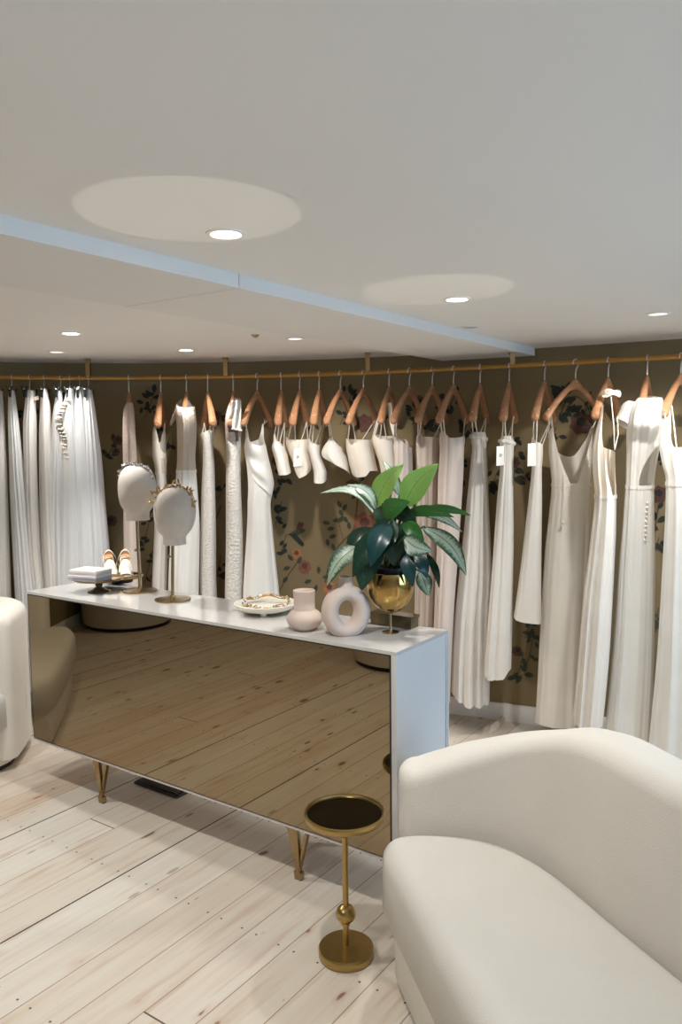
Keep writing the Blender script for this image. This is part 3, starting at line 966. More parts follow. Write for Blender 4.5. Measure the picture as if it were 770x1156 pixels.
def pad(mb, outline, z0, z1, r, crown=0.02, rb=0.02):
    """upholstered slab with rounded upper edge and a slight crown"""
    prof = [(-rb, z0), (0.0, z0 + rb)]
    for k in range(7):
        a = PI / 2 * k / 6
        prof.append((-(r - r * math.cos(a)), z1 - r + r * math.sin(a)))
    rings = [[Vector((p.x, p.y, z)) for p in offset_ring(outline, o)] for o, z in prof]
    last = rings[-1]
    cen = sum(last, Vector()) / len(last)
    for s, dz in ((0.85, 0.3), (0.6, 0.7), (0.3, 0.93), (0.02, 1.0)):
        rings.append([Vector((cen.x + (p.x - cen.x) * s, cen.y + (p.y - cen.y) * s, z1 + crown * dz)) for p in last])
    mb.grid(rings, True)
    mb.cap(rings[0], flip=True); mb.cap(rings[-1])
def wall_sweep(mb, path, T, z0, ztop, out_sign=1, rtop=0.05, lean=0.0):
    """upholstered back: swept along its inner line, thickness T outward, height ztop(s)"""
    n = len(path)
    ls = [0.0]
    for a, b in zip(path, path[1:]): ls.append(ls[-1] + (b - a).length)
    rows = []
    def section(p, nn, zt, shrink):
        pr = []
        h = T / 2 - shrink
        mid = p + nn * (T / 2)
        r = min(rtop, h * 0.95)
        pr.append((-h, z0)); pr.append((-h, lerp(z0, zt, 0.5)))
        for k in range(6):
            a = PI / 2 * k / 5
            pr.append((-h + r - r * math.cos(a), zt - r + r * math.sin(a) - shrink * 0.6))
        for k in range(6):
            a = PI / 2 * (1 - k / 5)
            pr.append((h - r + r * math.cos(a), zt - r + r * math.sin(a) - shrink * 0.6))
        pr.append((h, lerp(z0, zt, 0.5))); pr.append((h, z0))
        return [mid + nn * (o + lean * (z - z0)) + Vector((0, 0, z)) for o, z in pr]
    def nrm(i):
        tg = path[min(i + 1, n - 1)] - path[max(i - 1, 0)]
        tg.z = 0; tg.normalize()
        return Vector((tg.y, -tg.x, 0)) * out_sign, tg
    nn, tg = nrm(0)
    R = T * 0.32
    for k in (5, 4, 3, 2, 1):
        a = PI / 2 * k / 5
        rows.append(section(path[0] - tg * (R * math.sin(a)), nn, ztop(0), R * (1 - math.cos(a))))
    for i in range(n):
        nn, tg = nrm(i)
        rows.append(section(path[i], nn, ztop(ls[i]), 0))
    for k in (1, 2, 3, 4, 5):
        a = PI / 2 * k / 5
        rows.append(section(path[-1] + tg * (R * math.sin(a)), nn, ztop(ls[-1]), R * (1 - math.cos(a))))
    mb.grid(rows, False)
    mb.cap(rows[0]); mb.cap(rows[-1], flip=True)
    mb.grid([[r[-1], r[0]] for r in rows], False)

def v2(x, y): return Vector((x, y, 0))
# right sofa, its seat front runs towards the camera
SZ = 0.44
seam = [atz(x, y, SZ) for x, y in ((470, 932), (503, 933.5), (540, 937), (580, 948), (620, 970), (650, 993), (700, 1035), (770, 1090))]
seam = [v2(p.x, p.y) for p in seam]
ext = (seam[-1] - seam[-3]).normalized()
seam += [seam[-1] + ext * 0.3, seam[-1] + ext * 0.6, seam[-1] + ext * 0.85]
path = resample(catmull(seam, 8), 60, False)
sr = empty('curved_sofa', v2(0.6, 1.6), 'large cream boucle sofa with sloping curved back at the lower right', 'sofa')
sdir = Vector((0.22, -0.975, 0)).normalized()
def zt_r(s): return hermite([(0, 0.60), (0.15, 0.658), (0.35, 0.757), (0.48, 0.808), (0.62, 0.828), (0.9, 0.822), (1.6, 0.78)], s)
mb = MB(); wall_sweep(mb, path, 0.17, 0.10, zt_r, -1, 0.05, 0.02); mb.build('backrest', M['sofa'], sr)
fa = atz(438, 1010, 0.36); fa = v2(fa.x + 0.0, 2.22)
f_far = v2(0.098, 2.23); f_near = f_far + sdir * 1.75
ol = [v2(p.x, p.y) for p in path[2:]]
ol = [seam[0] + v2(-0.02, 0.0)] + ol + [f_near + v2(0.45, 0.0), f_near + v2(0.1, -0.02)] + [lerp(f_near, f_far, k / 12) for k in range(0, 13)] + [f_far + v2(0.0, 0.05)]
ol = smooth_ring(resample(ol, 160), 10)
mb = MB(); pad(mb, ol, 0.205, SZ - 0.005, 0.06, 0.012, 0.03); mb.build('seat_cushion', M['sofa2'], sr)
ob = offset_ring(ol, -0.035)
mb = MB(); pad(mb, ob, 0.03, 0.225, 0.01, 0.0, 0.005); mb.build('base', M['sofa'], sr)
mb = MB(); pad(mb, offset_ring(ol, -0.06), 0.0, 0.03, 0.004, 0.0, 0.002); mb.build('plinth', M['dark'], sr)

# left sofa, facing the camera
lo_ = v2(-2.297, 3.60); lx = Vector((0.991, 0.135, 0)).normalized(); ly = Vector((-lx.y, lx.x, 0))
def L_(x, y): return lo_ + lx * x + ly * y
sl = empty('tub_sofa', L_(0, 0.4), 'cream boucle tub sofa cut off by the left edge beside the console', 'sofa')
ins = [L_(0.69, 0.13), L_(0.69, 0.30), L_(0.67, 0.48), L_(0.56, 0.61), L_(0.4, 0.66), L_(0, 0.67), L_(-0.4, 0.66), L_(-0.60, 0.61), L_(-0.72, 0.48), L_(-0.745, 0.3), L_(-0.745, 0.13)]
pathl = resample(catmull(ins, 8), 80, False)
mb = MB(); wall_sweep(mb, pathl, 0.17, 0.06, lambda s: 0.79, -1, 0.065, 0.0); mb.build('backrest', M['sofa'], sl)
oll = smooth_ring(resample([L_(0.67, 0.1)] + [p for p in pathl] + [L_(-0.735, 0.1), L_(-0.72, -0.05), L_(-0.55, -0.1), L_(0, -0.11), L_(0.42, -0.1), L_(0.58, -0.04)], 140), 4)
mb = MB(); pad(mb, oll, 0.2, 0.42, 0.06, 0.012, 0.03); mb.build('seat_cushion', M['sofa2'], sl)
mb = MB(); pad(mb, offset_ring(oll, -0.03), 0.03, 0.215, 0.01, 0, 0.005); mb.build('base', M['sofa'], sl)
mb = MB(); pad(mb, offset_ring(oll, -0.05), 0.0, 0.03, 0.004, 0, 0.002); mb.build('plinth', M['dark'], sl)

def pouf(c, R, H, label):
    p = empty('pouf', v2(*c), label, 'pouf')
    c = v2(*c)
    mb = MB(); mb.lathe([(R - 0.03, 0.03), (R - 0.01, 0.04), (R, 0.15), (R + 0.015, H - 0.08), (R, H - 0.03), (R - 0.05, H), (0.001, H + 0.015)], c, 64); mb.build('upholstery', M['ottoman'], p)
    mb = MB(); mb.lathe([(R - 0.04, 0.0), (R - 0.04, 0.03)], c, 48); mb.build('plinth', M['dark'], p)
pouf((-4.80, 2.94), 0.40, 0.5, 'round grey beige pouf on a dark plinth reflected in the console mirror')
pouf((-2.75, 1.15), 0.38, 0.42, 'pale round pouf whose rim shows at the right end of the console mirror')

# ------------------------------------------------------------------ hangers
HW, HDROP, HNECK = 0.2, 0.155, 0.095
def hanger_meshes():
    hook = MB()
    R = 0.02
    path = [Vector((0, 0, -HNECK - 0.01)), Vector((0, 0, -0.055)), Vector((0.004, 0, -0.035))]
    for k in range(10):
        a = math.radians(-20 + 24 * k)
        path.append(Vector((R * math.cos(a), 0, -0.004 + R * math.sin(a))))
    hook.tube(path, 0.0036, 8)
    body = MB()
    sec = 12
    rows = []
    for k in range(25):
        t = -1 + 2 * k / 24
        x = HW * t; a = abs(t)
        z = -HNECK - 0.022 - HDROP * (0.25 * a + 0.75 * a**1.6) * 1.0
        zt = 0.030 * (1 - a) ** 2 + 0.0
        rz = 0.016 + 0.008 * a + 0.012 * math.exp(-(a * 7)**2)
        ry = 0.010 + 0.013 * a
        yb = 0.0
        ring = [Vector((x, ry * math.cos(2 * PI * j / sec) + yb, z + zt * 0.4 + rz * math.sin(2 * PI * j / sec))) for j in range(sec)]
        if k in (0, 24):
            s = -1 if k == 0 else 1
            mid = Vector((x, yb, z))
            inner = [mid + (p - mid) * 0.5 + Vector((s * 0.012, 0, 0)) for p in ring]
            mid2 = [mid + (p - mid) * 0.85 + Vector((s * 0.007, 0, 0)) for p in ring]
            ends = [inner, mid2]
            rows += (ends + [ring]) if k == 0 else ([ring] + ends[::-1])
        else: rows.append(ring)
    body.grid(rows, True); body.cap(rows[0], flip=True); body.cap(rows[-1])
    col = MB(); col.lathe([(0.010, -HNECK - 0.012), (0.0095, -HNECK + 0.002), (0.004, -HNECK + 0.006)], (0, 0, 0), 14)
    return hook, body, col
_hp = None
HG = 'wooden hangers on the brass rail'
def hanger(px, psi, label):
    """psi: signed angle of the hanger against the image plane; positive brings its left end nearer"""
    global _hp
    P = rail_hit(px)
    rz = psi
    if _hp is None:
        r = empty('clothes_hanger', P, label, 'hanger', HG, rz)
        a, b, c = hanger_meshes()
        b.build('wooden_arms', M['wood'], r, local=True)
        hk = a.build('hook', M['steel'], r, local=True)
        c.build('hook_ferrule', M['steel'], r, local=True)
        _hp = r
    else:
        r = _hp.copy(); COL.objects.link(r)
        r.location = P; r.rotation_euler = (0, 0, rz); r['label'] = label
        for ch in list(_hp.children):
            d = ch.copy(); COL.objects.link(d); d.parent = r
    e = {}
    for s, nm in ((-1, 'L'), (1, 'R')):
        q = Vector((s * HW * 0.93, 0.0, -HNECK - 0.022 - HDROP * 0.93 + 0.018))
        e[nm] = P + Vector((q.x * math.cos(rz) - q.y * math.sin(rz), q.x * math.sin(rz) + q.y * math.cos(rz), q.z))
    return P, e

# ------------------------------------------------------------------ garments
DG = 'bridal dresses on the rail'
HL = {145: 'edge-on wooden hanger of the narrow blush lace dress', 181: 'wooden hanger of the low cut dress between the head forms', 210: 'wooden hanger inside the cap sleeved lace dress', 234: 'wooden hanger with brightly lit near end above the fringed column dress', 263: 'wooden hanger half hidden in the beaded sheath dress', 290: 'wide turned wooden hanger of the draped slip dress', 317: 'wooden hanger of the leftmost crop top', 338: 'wooden hanger of the crop top with the printed tag', 360: 'wooden hanger of the twisted crop top', 384: 'turned wooden hanger of the triangular crop top', 410: 'turned wooden hanger of the wide bustier top', 439: 'wooden hanger looped by the halter top', 462: 'turned wooden hanger of the leftmost pleated dress', 488: 'turned wooden hanger of the dress behind the bright leaf', 512: 'turned wooden hanger of the pale mauve pleated dress', 542: 'wooden hanger of the knife pleated white gown', 575: 'wooden hanger of the slim gown with the printed tag', 615: 'wooden hanger of the shorter dress with the blank tag', 650: 'widest seen wooden hanger, holding the deep V neck gown', 687: 'wooden hanger ringed by the lace neck band', 731: 'wooden hanger whose arms vanish in the open back gown', 769: 'pale lit wooden hanger cut by the right edge of the photo'}
def garment(name, label, cat, group, px, rows, b, mats, psi=0.9, top=None, bot=None, folds=(9, 0.10), waist=None, straps=(), hole=None, seed=0, dY=0.0, tag_px=None, hanger_label=None, n=112, xtra=None, back_nude=None, nohang=False, holes_front=True, collar=None, names=('bodice', 'skirt')):
    """one hanging garment.  rows: (image y, left x, right x) of its outline at the depth of its hook; turned into
    metric cross-sections around a centre line.  top/bot: edge height by position round the body (0 right, .25 wall side, .5 left, .75 room side)"""
    rnd = random.Random(seed + px)
    if nohang: P, ends = rail_hit(px), None
    else: P, ends = hanger(px, psi, hanger_label or HL[px])
    Y = P.y + dY
    be = math.atan2(P.x, P.y)
    el = Vector((math.cos(be), -math.sin(be), 0)); ed = Vector((math.sin(be), math.cos(be), 0))
    tz, tc, ta = [], [], []
    for y, xl, xr in rows:
        l, r = atY(xl, y, Y), atY(xr, y, Y)
        tz.append((-(l.z + r.z) / 2, 0)); tc.append((-(l.z + r.z) / 2, (l.x + r.x) / 2)); ta.append((-(l.z + r.z) / 2, max(0.004, (r.x - l.x) / 2 * math.cos(be))))
    def zof(y): return atY((rows[0][1] + rows[0][2]) / 2, y, Y).z
    ztop_, zbot_ = zof(rows[0][0]), zof(rows[-1][0])
    if isinstance(b, (int, float)): b = [(rows[0][0], b * 0.75), (rows[-1][0], b)]
    bt = [(-zof(y), v) for y, v in b]
    nf, amp = folds
    ph = [rnd.uniform(0, 6.28) for _ in range(4)]
    def topz(f):
        if not top: return ztop_
        tb_ = [(top[-1][0] - 1, top[-1][1])] + list(top) + [(top[0][0] + 1, top[0][1])]
        return zof(hermite(tb_, f))
    def botz(f):
        if not bot: return zbot_
        tb_ = [(bot[-1][0] - 1, bot[-1][1])] + list(bot) + [(bot[0][0] + 1, bot[0][1])]
        return zof(hermite(tb_, f))
    def pt(f, z):
        th = 2 * PI * f
        g = min(1, max(0, (ztop_ - z) / max(0.05, ztop_ - zbot_)))
        w = amp * (0.25 + 0.75 * g)
        hz_ = (ztop_ - z)
        q = math.sin(nf * th + ph[0] + 1.1 * math.sin(2 * th + ph[2]) + 0.5 * math.sin(3.1 * hz_ + ph[3]))
        q2 = math.sin((2 * nf + 3) * th + ph[1] + 0.8 * math.sin(3 * th + ph[3]))
        fold = (0.75 * q + 0.15 * q * abs(q) + 0.25 * q2) * (0.6 + 0.4 * math.sin(2 * th + ph[2] + 0.7 * hz_))
        m_ = 1 + w * fold
        a_ = hermite(ta, -z) * (1 + w * 0.12 * fold)
        bb = hermite(bt, -z)
        bb = max(bb, 0.45 * a_)
        cs, sn = math.cos(th), math.sin(th)
        sw = 0.9
        x = a_ * (abs(cs) ** sw) * (1 if cs >= 0 else -1) * (1 + (m_ - 1) * (1 - abs(cs)) * 0.8)
        y = bb * (abs(sn) ** sw) * (1 if sn >= 0 else -1) * m_
        return Vector((hermite(tc, -z), Y, z)) + el * x + ed * y
    root = empty(name, (P.x, P.y, ztop_), label, cat, group)
    zw = zof(waist) if waist else None
    F = [k / n for k in range(n)]
    poly = None
    if hole:
        poly = list(hole)
    def inside(p):
        c = False
        for i in range(len(poly)):
            (x0, z0), (x1, z1) = poly[i - 1], poly[i]
            if (z0 > p[1]) != (z1 > p[1]) and p[0] < (x1 - x0) * (p[1] - z0) / (z1 - z0) + x0: c = not c
        return c
    def shell(za, zb, nr, nm, mt):
        mb = MB()
        rows_ = []
        for i in range(nr + 1):
            t = i / nr
            rows_.append([pt(f, lerp(za(f), zb(f), t)) for f in F])
        skip = None
        if poly:
            def skip(i, j):
                if F[j] < 0.5: return False
                c = (rows_[i][j] + rows_[i + 1][(j + 1) % n]) / 2
                return inside(px_of(c))
        mb.grid(rows_, True, 0, True, skip)
        # folded hem so the edge reads as cloth with thickness
        cen = sum(rows_[-1], Vector()) / n
        mb.grid([rows_[-1], [p + (cen - p).normalized() * 0.006 + Vector((0, 0, 0.004)) for p in rows_[-1]]], True)
        return mb.build(nm, mt, root)
    if zw is not None:
        shell(lambda f: max(topz(f), zw + 0.002), lambda f: zw, 30 if not hole else 70, names[0], mats[0])
        shell(lambda f: min(zw, topz(f)), botz, 40, names[1], mats[1])
        mb = MB(); ring = [pt(f, zw) for f in F]; c = sum(ring, Vector()) / n
        mb.grid([[p + (p - c).normalized() * 0.003 + Vector((0, 0, dz)) for p in ring] for dz in (0.009, -0.009)], True)
        mb.build('waistband', mats[1], root)
    else:
        shell(topz, botz, 56, names[0] if cat == 'crop top' else 'gown', mats[0])
    if straps and ends:
        for f, e, du in straps:
            a = pt(f, topz(f) - 0.004)
            q = ends[e] + Vector((du, 0, 0))
            mid = (a + q) / 2 + Vector((rnd.uniform(-.003, .003), 0, -0.004))
            mb = MB(); mb.tube(catmull([a, mid, q, q + Vector((0, 0.012, 0.004))], 5), 0.0032, 6); mb.build('strap', M['string'], root)
    if tag_px:
        x0, y0, x1, y1, printed = tag_px
        bb = max(v for _, v in bt)
        yy = Y - hermite(bt, -zof(y1)) - 0.012
        A = [atY(x0, y0, yy), atY(x1, y0 - 1, yy + 0.01), atY(x1, y1 - 1, yy + 0.01), atY(x0 - 0.5, y1, yy)]
        nn = Vector((0, -0.0012, 0))
        mb = MB(); mb.grid([[p + nn for p in A], [p - nn for p in A]], True, 0, False); mb.cap([p + nn for p in A]); mb.cap([p - nn for p in A])
        tg = mb.build('swing_tag', M['paper'], root, 'white card price tag')
        if printed:
            mb = MB(); c = (A[0] + A[1] + A[2] + A[3]) / 4 + Vector((0, -0.003, 0.002))
            for i in range(4):
                for j in range(3):
                    if (i * 3 + j) % 4 == 3: continue
                    o = c + Vector((-0.005 + j * 0.005, 0, 0.006 - i * 0.004))
                    mb.box((o.x - 0.0019, o.y - 0.0004, o.z - 0.0013), (o.x + 0.0019, o.y + 0.0012, o.z + 0.0013))
            mb.build('printed_mark', M['ink'], tg)
        mb = MB(); mb.tube([(A[0] + A[1]) / 2, (A[0] + A[1]) / 2 + Vector((0.006, 0.01, 0.03))], 0.0012, 5); mb.build('tag_string', M['string'], root)
    if xtra: xtra(root, Y, pt, zof)
    return root

# psi from the spread seen in the picture; sign says which end is nearer
def PS(spread, px, near='L'):
    P = rail_hit(px)
    be = math.atan2(P.x, P.y)
    a = math.acos(max(0.0, min(1, spread * math.cos(be) * P.y / (0.4 * F_PX))))
    return (a - be) if near == 'L' else (-a - be)
SL = ((0.60, 'L', -0.004), (0.72, 'L', 0.006), (0.10, 'R', 0.0), (0.22, 'R', 0.004))
SR = ((0.90, 'R', 0.004), (0.78, 'R', -0.006), (0.40, 'L', 0.0), (0.30, 'L', -0.004))

# --- left part of the rail: lace and beaded dresses
garment('wedding_dress', 'narrow blush lace dress hanging directly behind the rear head form', 'wedding dress', DG, 145,
        [(455, 142.5, 150), (463, 139.5, 151.5), (480, 138.5, 152.5), (500, 138.5, 153.5), (525, 139, 155), (560, 139.5, 156), (600, 139.5, 157), (655, 140, 160), (760, 140, 164)],
        [(455, .05), (462, .13), (468, .205), (475, .24), (490, .22), (530, .12), (760, .11)], (M['lace_pink'], M['blush_silk']), PS(4, 145), dY=-0.05, waist=526, folds=(7, .08))
def lace2(root, Y, pt, zof):
    mb = MB()
    F = [0.78 + 0.22 * k / 12 for k in range(13)]
    rows = []
    for i in range(7):
        r = []
        for f in F:
            z = lerp(zof(517), zof(534), i / 6)
            p = pt(f, z); c = Vector((pt(0.25, z).x, Y, z)); r.append(p + (p - c).normalized() * 0.004)
        rows.append(r)
    mb.grid(rows); mb.build('lace_panel', M['lace'], root)
garment('wedding_dress', 'low cut strappy ivory dress between the two head forms', 'wedding dress', DG, 181,
        [(480, 174, 187.5), (490, 172, 187.5), (510, 172, 187.5), (530, 175, 187.5), (545, 176.5, 188), (600, 174, 189.5), (650, 172, 189), (760, 168, 186)],
        0.11, (M['ivory'], M['white']), PS(9, 181), dY=0.05, waist=534, folds=(8, .09),
        top=[(0.0, 498), (0.12, 484), (0.25, 500), (0.42, 486), (0.55, 481), (0.68, 486), (0.80, 508), (0.92, 512)],
        straps=((0.56, 'L', 0), (0.64, 'L', .004), (0.12, 'R', 0), (0.2, 'R', .004)), xtra=lace2)
def sleeves3(root, Y, pt, zof):
    for sx in (-1, 1):
        mb = MB()
        xa, xb = (202, 191.5) if sx < 0 else (215, 221.5)
        rows = []
        for k in range(7):
            t = k / 6
            c = lerp(atY(xa, 459, Y), atY(xb + (3 if sx < 0 else -2), 475, Y), t)
            r = lerp(0.045, 0.032, t) * (1 + 0.08 * math.sin(k * 2.1))
            ax = Vector((1, 0, 0)); az = Vector((0.5 * sx * -1, 0, 0.86))
            rows.append([c + Vector((0, math.cos(2 * PI * j / 20) * r * 1.5, 0)) + Vector((0.35 * -sx, 0, 0.94)) * (math.sin(2 * PI * j / 20) * r) * (1 + 0.06 * math.sin(5 * 2 * PI * j / 20)) for j in range(20)])
        mb.grid(rows, True)
        mb.build('cap_sleeve', M['lace'], root)
garment('wedding_dress', 'cap sleeved lace bodice dress with plain skirt above the front head form', 'wedding dress', DG, 210,
        [(452, 203, 215), (457, 199, 219), (466, 198, 221), (480, 199.5, 222), (500, 200, 221.5), (515, 200, 220.5), (532, 199, 221.5), (560, 197.5, 223.5), (600, 193, 225.5), (660, 190, 224.5), (760, 190, 223)],
        [(452, .06), (457, .13), (463, .20), (471, .24), (488, .22), (530, .11), (760, .11)], (M['lace'], M['white']), PS(8, 210), dY=-0.05, waist=532, folds=(11, .09), xtra=sleeves3, top=[(0.0, 458), (0.25, 452), (0.5, 455), (0.75, 462)])
garment('wedding_dress', 'slim white column dress of fringed lace on thin straps right of the front head form', 'wedding dress', DG, 234,
        [(486, 228, 241), (490, 226, 242.5), (494, 227.5, 241), (500, 229, 240.5), (520, 229, 242), (550, 227.5, 243), (600, 226.5, 244), (660, 225.5, 244.5), (760, 227.5, 248)],
        0.10, (M['eyelash'], M['eyelash']), PS(10, 234, 'R'), dY=0.04, folds=(6, .05), straps=SR, top=[(0.0, 488), (0.2, 485), (0.5, 492), (0.6, 489), (0.75, 487.5)])
def top5(root, Y, pt, zof):
    mb = MB()
    rows = []
    for k in range(9):
        y = lerp(450, 494, k / 8)
        xl, xr = interp([(450, 262), (458, 258), (475, 256), (494, 255)], y), interp([(450, 271), (458, 272), (475, 272), (494, 272)], y)
        l, r = atY(xl, y, Y), atY(xr, y, Y)
        c = (l + r) / 2; a = (r.x - l.x) / 2
        rows.append([c + Vector((a * math.cos(2 * PI * j / 24), interp([(450, .05), (460, .13), (468, .20), (476, .215), (494, .10)], y) * math.sin(2 * PI * j / 24), 0)) for j in range(24)])
    mb.grid(rows, True, skip=lambda i, j: (i > 4 and 17 <= j <= 21))
    mb.build('sheer_yoke', M['lace_pink'], root)
    mb = MB()
    q = [atY(261.5, 452, Y - 0.22), atY(272, 452, Y - 0.21), atY(272.5, 486, Y - 0.22), (atY(262, 484, Y - 0.225))]
    mb.grid([[lerp(lerp(q[0], q[1], s / 8), lerp(q[3], q[2], s / 8), t / 8) + Vector((0, -0.006 * math.sin(s * 1.4 + t * .7), 0)) for s in range(9)] for t in range(9)])
    for t in range(14):
        p = lerp(q[3], q[2], t / 13); mb.ball(p, 0.006, 6)
    mb.build('lace_strap', M['eyelash'], root)
garment('wedding_dress', 'heavily beaded sheath dress with white lace strap and keyhole front', 'wedding dress', DG, 263,
        [(488, 254.5, 272), (505, 255, 272), (520, 255.5, 271.5), (550, 255, 272), (600, 255, 274), (665, 254, 274), (760, 253, 271)],
        0.09, (M['beaded'], M['beaded']), PS(6, 263), folds=(5, .04), xtra=top5, hole=[(265, 488), (269, 488), (269.5, 499), (266, 501)])
def cowl(root, Y, pt, zof):
    mb = MB(); rows = []
    for k in range(15):
        t = k / 14
        a = pt(0.60, zof(lerp(494, 530, t))); c = pt(0.97, zof(lerp(500, 562, t)))
        r = []
        for j in range(13):
            u_ = j / 12
            p = lerp(a, c, u_); q = pt(lerp(0.60, 0.97, u_), p.z)
            sag = math.sin(PI * u_)
            r.append(q + Vector((0, -0.004 - 0.022 * sag * (0.5 + 0.5 * math.sin(t * 12)), -0.03 * sag)))
        rows.append(r)
    mb.grid(rows); mb.build('draped_cowl', M['white'], root)
garment('wedding_dress', 'white slip dress with draped cowl front on a wide turned hanger', 'wedding dress', DG, 290,
        [(486, 279, 298), (496, 277, 298), (506, 275.5, 301), (516, 277, 303), (530, 279, 306.5), (546, 280, 309.5), (556, 280, 308), (570, 279.5, 305.5), (600, 278.5, 308), (640, 276, 312), (668, 274.5, 315), (760, 274, 320)],
        0.10, (M['white'], M['white']), PS(30, 290), folds=(8, .2), seed=2, xtra=cowl,
        top=[(0.0, 488), (0.08, 478), (0.2, 496), (0.42, 500), (0.56, 486), (0.68, 498), (0.80, 522), (0.92, 505)], straps=((0.56, 'L', 0.0), (0.50, 'L', .006), (0.06, 'R', -0.03), (0.1, 'R', -0.01)))

# --- bridal crop tops
CG = 'bridal crop tops on the rail'
def croptop(label, px, rows, spread, top=None, bot=None, straps=SL, b=0.12, tagp=None, mt='ivory', seed=0, folds=(5, .06), **kw):
    garment('crop_top', label, 'crop top', CG, px, rows, b, (M[mt], M[mt]), PS(spread, px), top=top, bot=bot, straps=straps, folds=folds, tag_px=tagp, seed=seed, names=('cropped_bodice', ''), **kw)
croptop('small white asymmetric crop top, leftmost of the cropped tops', 317,
        [(489, 309, 321), (497, 308.5, 320), (505, 306.8, 322), (515, 309.5, 325), (525, 312, 327), (536, 314.5, 329.5)], 8,
        top=[(0.0, 503), (0.1, 503), (0.25, 498), (0.5, 495), (0.6, 489), (0.7, 496), (0.85, 504)], bot=[(0.0, 532), (0.5, 536), (0.75, 535.5)])
croptop('ivory cropped bodice with a printed swing tag hanging at its front', 338,
        [(492, 323, 349.5), (500, 323, 350), (510, 326, 349), (519, 329.5, 350.5), (528, 332, 351.5), (540, 335, 349)], 16,
        top=[(0.0, 496), (0.25, 498), (0.5, 493), (0.62, 496), (0.75, 496.5), (0.9, 496)], bot=[(0.0, 529), (0.5, 528), (0.66, 539), (0.8, 536)], tagp=(331.8, 507, 340.5, 527, True), mt='ivory_warm')
croptop('twisted white crop top with squared neckline, third along from the left', 360,
        [(495, 348, 361), (500, 347, 361.5), (507, 347, 361.5), (515, 349.5, 362), (525, 352, 366), (535, 354, 369), (545, 354, 368.5)], 13,
        top=[(0.0, 501), (0.25, 500), (0.5, 498), (0.6, 494.5), (0.72, 500), (0.88, 502.5)], bot=[(0.0, 541), (0.5, 544), (0.75, 545)])
croptop('triangular white crop top with a slanting pointed hem', 384,
        [(491, 373, 381), (497, 370, 382), (503, 366, 385), (510, 363, 388), (516, 364, 391), (523, 371, 393), (530, 380, 394), (536, 389, 395)], 30,
        top=[(0.0, 505), (0.2, 500), (0.4, 500), (0.55, 498), (0.66, 491), (0.8, 498), (0.92, 505)], straps=((0.62, 'L', -.004), (0.66, 'L', .006)), b=0.10,
        bot=[(0.0, 536), (0.25, 530), (0.5, 514), (0.62, 519), (0.75, 527), (0.88, 533)])
croptop('wide warm white bustier crop top with scooped neckline', 410,
        [(494, 390.5, 420), (505, 390.8, 421), (515, 392.5, 423), (525, 394.5, 425), (532, 396.5, 426.5), (538, 399, 425)], 31,
        top=[(0.0, 497), (0.25, 496), (0.5, 495), (0.58, 495), (0.66, 502), (0.74, 498), (0.88, 497)], bot=[(0.0, 532), (0.4, 532), (0.66, 538), (0.75, 537), (0.82, 531)], mt='ivory_warm', b=0.14)
def halter(root, Y, pt, zof):
    mb = MB()
    a = pt(0.56, zof(496)); c = pt(0.95, zof(492))
    n0 = atY(434, 458, Y - 0.03); n1 = atY(440, 457.5, Y)
    for q, w in (((a, atY(427, 474, Y - 0.06), n0, atY(437, 456, Y), n1, atY(441.5, 474, Y), c), 0.016),):
        ps = catmull(q, 8)
        rows = [[p + Vector((s * w * 0.6, 0, s * w * 0.3)) + Vector((0, -0.002, 0)) for s in (-1, -0.3, 0.3, 1)] for p in ps]
        mb.grid(rows); mb.grid([[p + Vector((0, 0.004, 0)) for p in r] for r in rows])
    mb.build('halter_neck', M['ivory_warm'], root)
croptop('halter neck crop top looped over its hanger above the bright plant leaf', 439,
        [(489, 422, 446), (497, 420.5, 447), (510, 424, 447.5), (522, 428, 448), (545, 432, 448)], 17,
        top=[(0.0, 492), (0.25, 492), (0.5, 488), (0.58, 490), (0.75, 496), (0.9, 494)], straps=((0.7, 'L', 0), (0.78, 'L', .004)), xtra=halter, mt='ivory_warm')

# --- strapless and strappy gowns to the right of the crop tops
garment('wedding_dress', 'pleated blush strapless dress partly behind the plant, leftmost of the pleated group', 'wedding dress', DG, 462,
        [(491, 444.5, 463), (500, 443.8, 464), (510, 443, 465.5), (530, 443, 466), (560, 442, 466), (620, 440, 467)], 0.09, (M['blush_silk'], M['blush_silk']), PS(34, 462),
        top=[(0.0, 505), (0.2, 496), (0.5, 494), (0.6, 491), (0.75, 498), (0.9, 505)], straps=((0.58, 'L', 0.002), (0.62, 'L', .01)), folds=(13, .13), seed=3)
garment('wedding_dress', 'pleated blush strapless dress rising directly behind the bright plant leaf', 'wedding dress', DG, 488,
        [(489, 471, 494), (497, 469.5, 495.5), (510, 469, 495), (540, 469.5, 495.5), (600, 469, 494), (690, 468, 490), (780, 466, 486)], 0.10, (M['blush_silk'], M['blush_silk']), PS(30, 488), dY=0.06,
        top=[(0.0, 494), (0.25, 493), (0.5, 493), (0.6, 489.5), (0.75, 495), (0.9, 496)], straps=((0.58, 'L', 0.0), (0.62, 'L', .012), (0.15, 'R', 0)), folds=(14, .14), seed=4)
garment('wedding_dress', 'pleated pale mauve strapless dress just right of the bright plant leaf', 'wedding dress', DG, 512,
        [(487, 497, 524), (495, 496, 525), (510, 496.5, 524), (540, 494.5, 523), (600, 493.5, 519), (700, 490, 512), (790, 488, 508)], 0.10, (M['blush_silk'], M['blush_silk']), PS(30, 512), dY=-0.05,
        top=[(0.0, 492), (0.25, 494), (0.5, 490), (0.62, 487), (0.75, 495), (0.9, 493)], straps=((0.60, 'L', -0.002), (0.66, 'L', .012), (0.08, 'R', 0)), folds=(14, .14), seed=5)
